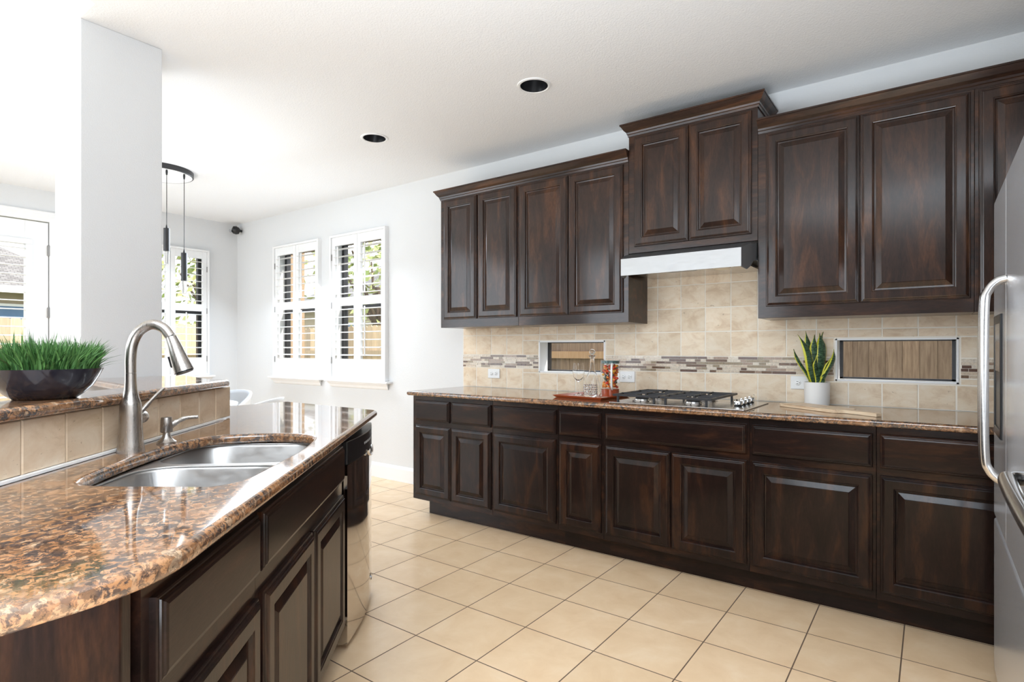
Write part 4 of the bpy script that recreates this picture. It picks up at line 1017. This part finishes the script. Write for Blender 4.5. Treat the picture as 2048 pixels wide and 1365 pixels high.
# ------------------------------------------------------------------ outside
obj('ground', B(-40, 30, -20, 30, -0.25, -0.13), GRASSGR, kind='structure')
def fence(x0, x1, label, loc, rz, m, h=1.85, rail_m=RAILW, bw=0.135):
    r = empty('wood_fence', loc, rz, label, 'fence')
    bm = bmesh.new(); x = x0
    while x < x1:
        j = rnd.uniform(-0.004, 0.004); hh = h + rnd.uniform(-0.01, 0.01)
        prism_pts = [(x, -0.12), (x + bw - 0.002, -0.12), (x + bw - 0.002, hh - 0.03), (x + bw - 0.035, hh), (x + 0.03, hh), (x, hh - 0.03)]
        a = [bm.verts.new((p, j, q)) for p, q in prism_pts]; b = [bm.verts.new((p, j + 0.016, q)) for p, q in prism_pts]
        bridge(bm, a, b); bm.faces.new(a); bm.faces.new(b); x += bw
    obj('fence_boards', bm, m, r)
    box_ = B(x0, x1, 0.019, 0.023, -0.12, h - 0.05); obj('backing_boards', box_, m, r)
    for z in ((0.3, 1.15) if h < 2 else (0.3, 1.68)): obj('rail', B(x0, x1, -0.045, -0.005, z - 0.045, z + 0.045), rail_m, r)
fence(-6.2, -1.85, 'weathered board fence with horizontal rail seen through the small left window', (0, 6.4, 0), 0, FENCE)
fence(-11.2, -6.25, 'pale board fence beyond the paired shuttered windows', (0, 6.9, 0), 0, PALEFENCE, 1.65, PALEFENCE)  # bright sunlit look put into the paler board colour
fence(-1.80, 4.5, 'weathered grey brown fence boards behind the long small window', (0, 5.6, 0), 0, FENCE, 2.1, FENCE, 0.115)
fence(-3.0, 6.2, 'pale sunlit board fence beyond the far shuttered window', (-11.5, 0, 0), PI / 2, PALEFENCE, 1.72, PALEFENCE)
def house(loc, rz, L_, Dp, hw, label, wall, roofm, wins):
    r = empty('neighbor_house', loc, rz, label, 'house')
    obj('wall', B(0, L_, 0, Dp, -0.13, hw), wall, r)
    bm = bmesh.new(); e = 0.5; hr = 2.2
    P = [(-e, -e, hw - 0.1), (L_ + e, -e, hw - 0.1), (L_ + e, Dp + e, hw - 0.1), (-e, Dp + e, hw - 0.1), (L_ * 0.25, Dp / 2, hw + hr), (L_ * 0.75, Dp / 2, hw + hr)]
    v = [bm.verts.new(p) for p in P]
    for f in ((0, 1, 5, 4), (1, 2, 5), (2, 3, 4, 5), (3, 0, 4), (0, 1, 2, 3)): bm.faces.new([v[i] for i in f])
    obj('roof', bm, roofm, r)
    obj('fascia', boxes([(-e, L_ + e, -e - 0.03, -e, hw - 0.22, hw - 0.06)]), TRIM, r)
    for a, b, c, d in wins:
        f = obj('window', boxes([(a - 0.06, b + 0.06, -0.04, 0.0, c - 0.06, d + 0.06)]), TRIM, r); obj('pane', B(a, b, -0.05, -0.04, c, d), BLUEG, f)
house((-17.0, -6.0, 0), PI / 2, 11, 7, 2.7, 'neighbor house with grey shingle roof seen through the patio door', STUCCO, SHING, [(6.0, 8.6, 1.2, 2.2), (9.2, 10.2, 1.2, 2.2)])
house((-20.0, 13.0, 0), 0, 12, 7, 2.9, 'neighbor house with grey roof beyond the paired shuttered windows', STUCCO, SHING, [(2.0, 4.0, 1.1, 2.1), (6.0, 8.0, 1.1, 2.1), (9.3, 10.6, 1.1, 2.1)])
r = empty('eave_post', (-8.75, 5.35, 0), 0, 'dark trimmed tan post outside the left shuttered window', 'post')
obj('post_wall', B(-0.2, 0.3, 0, 0.3, -0.13, 3.2), mat('tan_brick_post', (0.36, 0.25, 0.16), 0.9), r); obj('post_trim', B(-0.32, -0.20, -0.03, 0.3, -0.13, 3.2), BLACK, r)
def tree(x, y, h, rad, label, n=800):
    r = empty('tree', (x, y, -0.13), 0, label, 'tree')
    bm = bmesh.new(); tube(bm, [(0, 0, 0), (0.1, 0.05, h * 0.3), (0, 0.1, h * 0.6)], [0.16, 0.12, 0.06], 10)
    for k in range(5):
        a = 2 * PI * k / 5; tube(bm, [(0.05, 0.05, h * 0.4), (math.cos(a) * rad * 0.5, math.sin(a) * rad * 0.5, h * 0.75)], [0.06, 0.02], 8)
    obj('trunk', bm, BARK, r)
    bm = bmesh.new()
    for k in range(n):
        v_ = Vector((rnd.gauss(0, 1), rnd.gauss(0, 1), rnd.gauss(0, 1))).normalized() * (rnd.random() ** 0.4); c_ = Vector((v_.x * rad, v_.y * rad, h * 0.68 + v_.z * h * 0.36)); s_ = rnd.uniform(0.06, 0.12)
        q = Vector((rnd.gauss(0, 1), rnd.gauss(0, 1), rnd.gauss(0, 1))).normalized(); t_ = q.orthogonal().normalized() * s_; b_ = q.cross(t_) * 0.6
        bm.faces.new([bm.verts.new(c_ - t_), bm.verts.new(c_ - b_), bm.verts.new(c_ + t_), bm.verts.new(c_ + b_)])
    obj('crown', bm, FOLI, r)
tree(-10.2, 8.6, 4.6, 1.7, 'leafy tree behind the fence seen through the shuttered windows')
tree(-7.3, 8.9, 4.0, 1.3, 'smaller leafy tree nearer the right shuttered window')
tree(-14.6, 7.2, 4.4, 1.8, 'leafy tree beyond the pale fence seen through the far window')
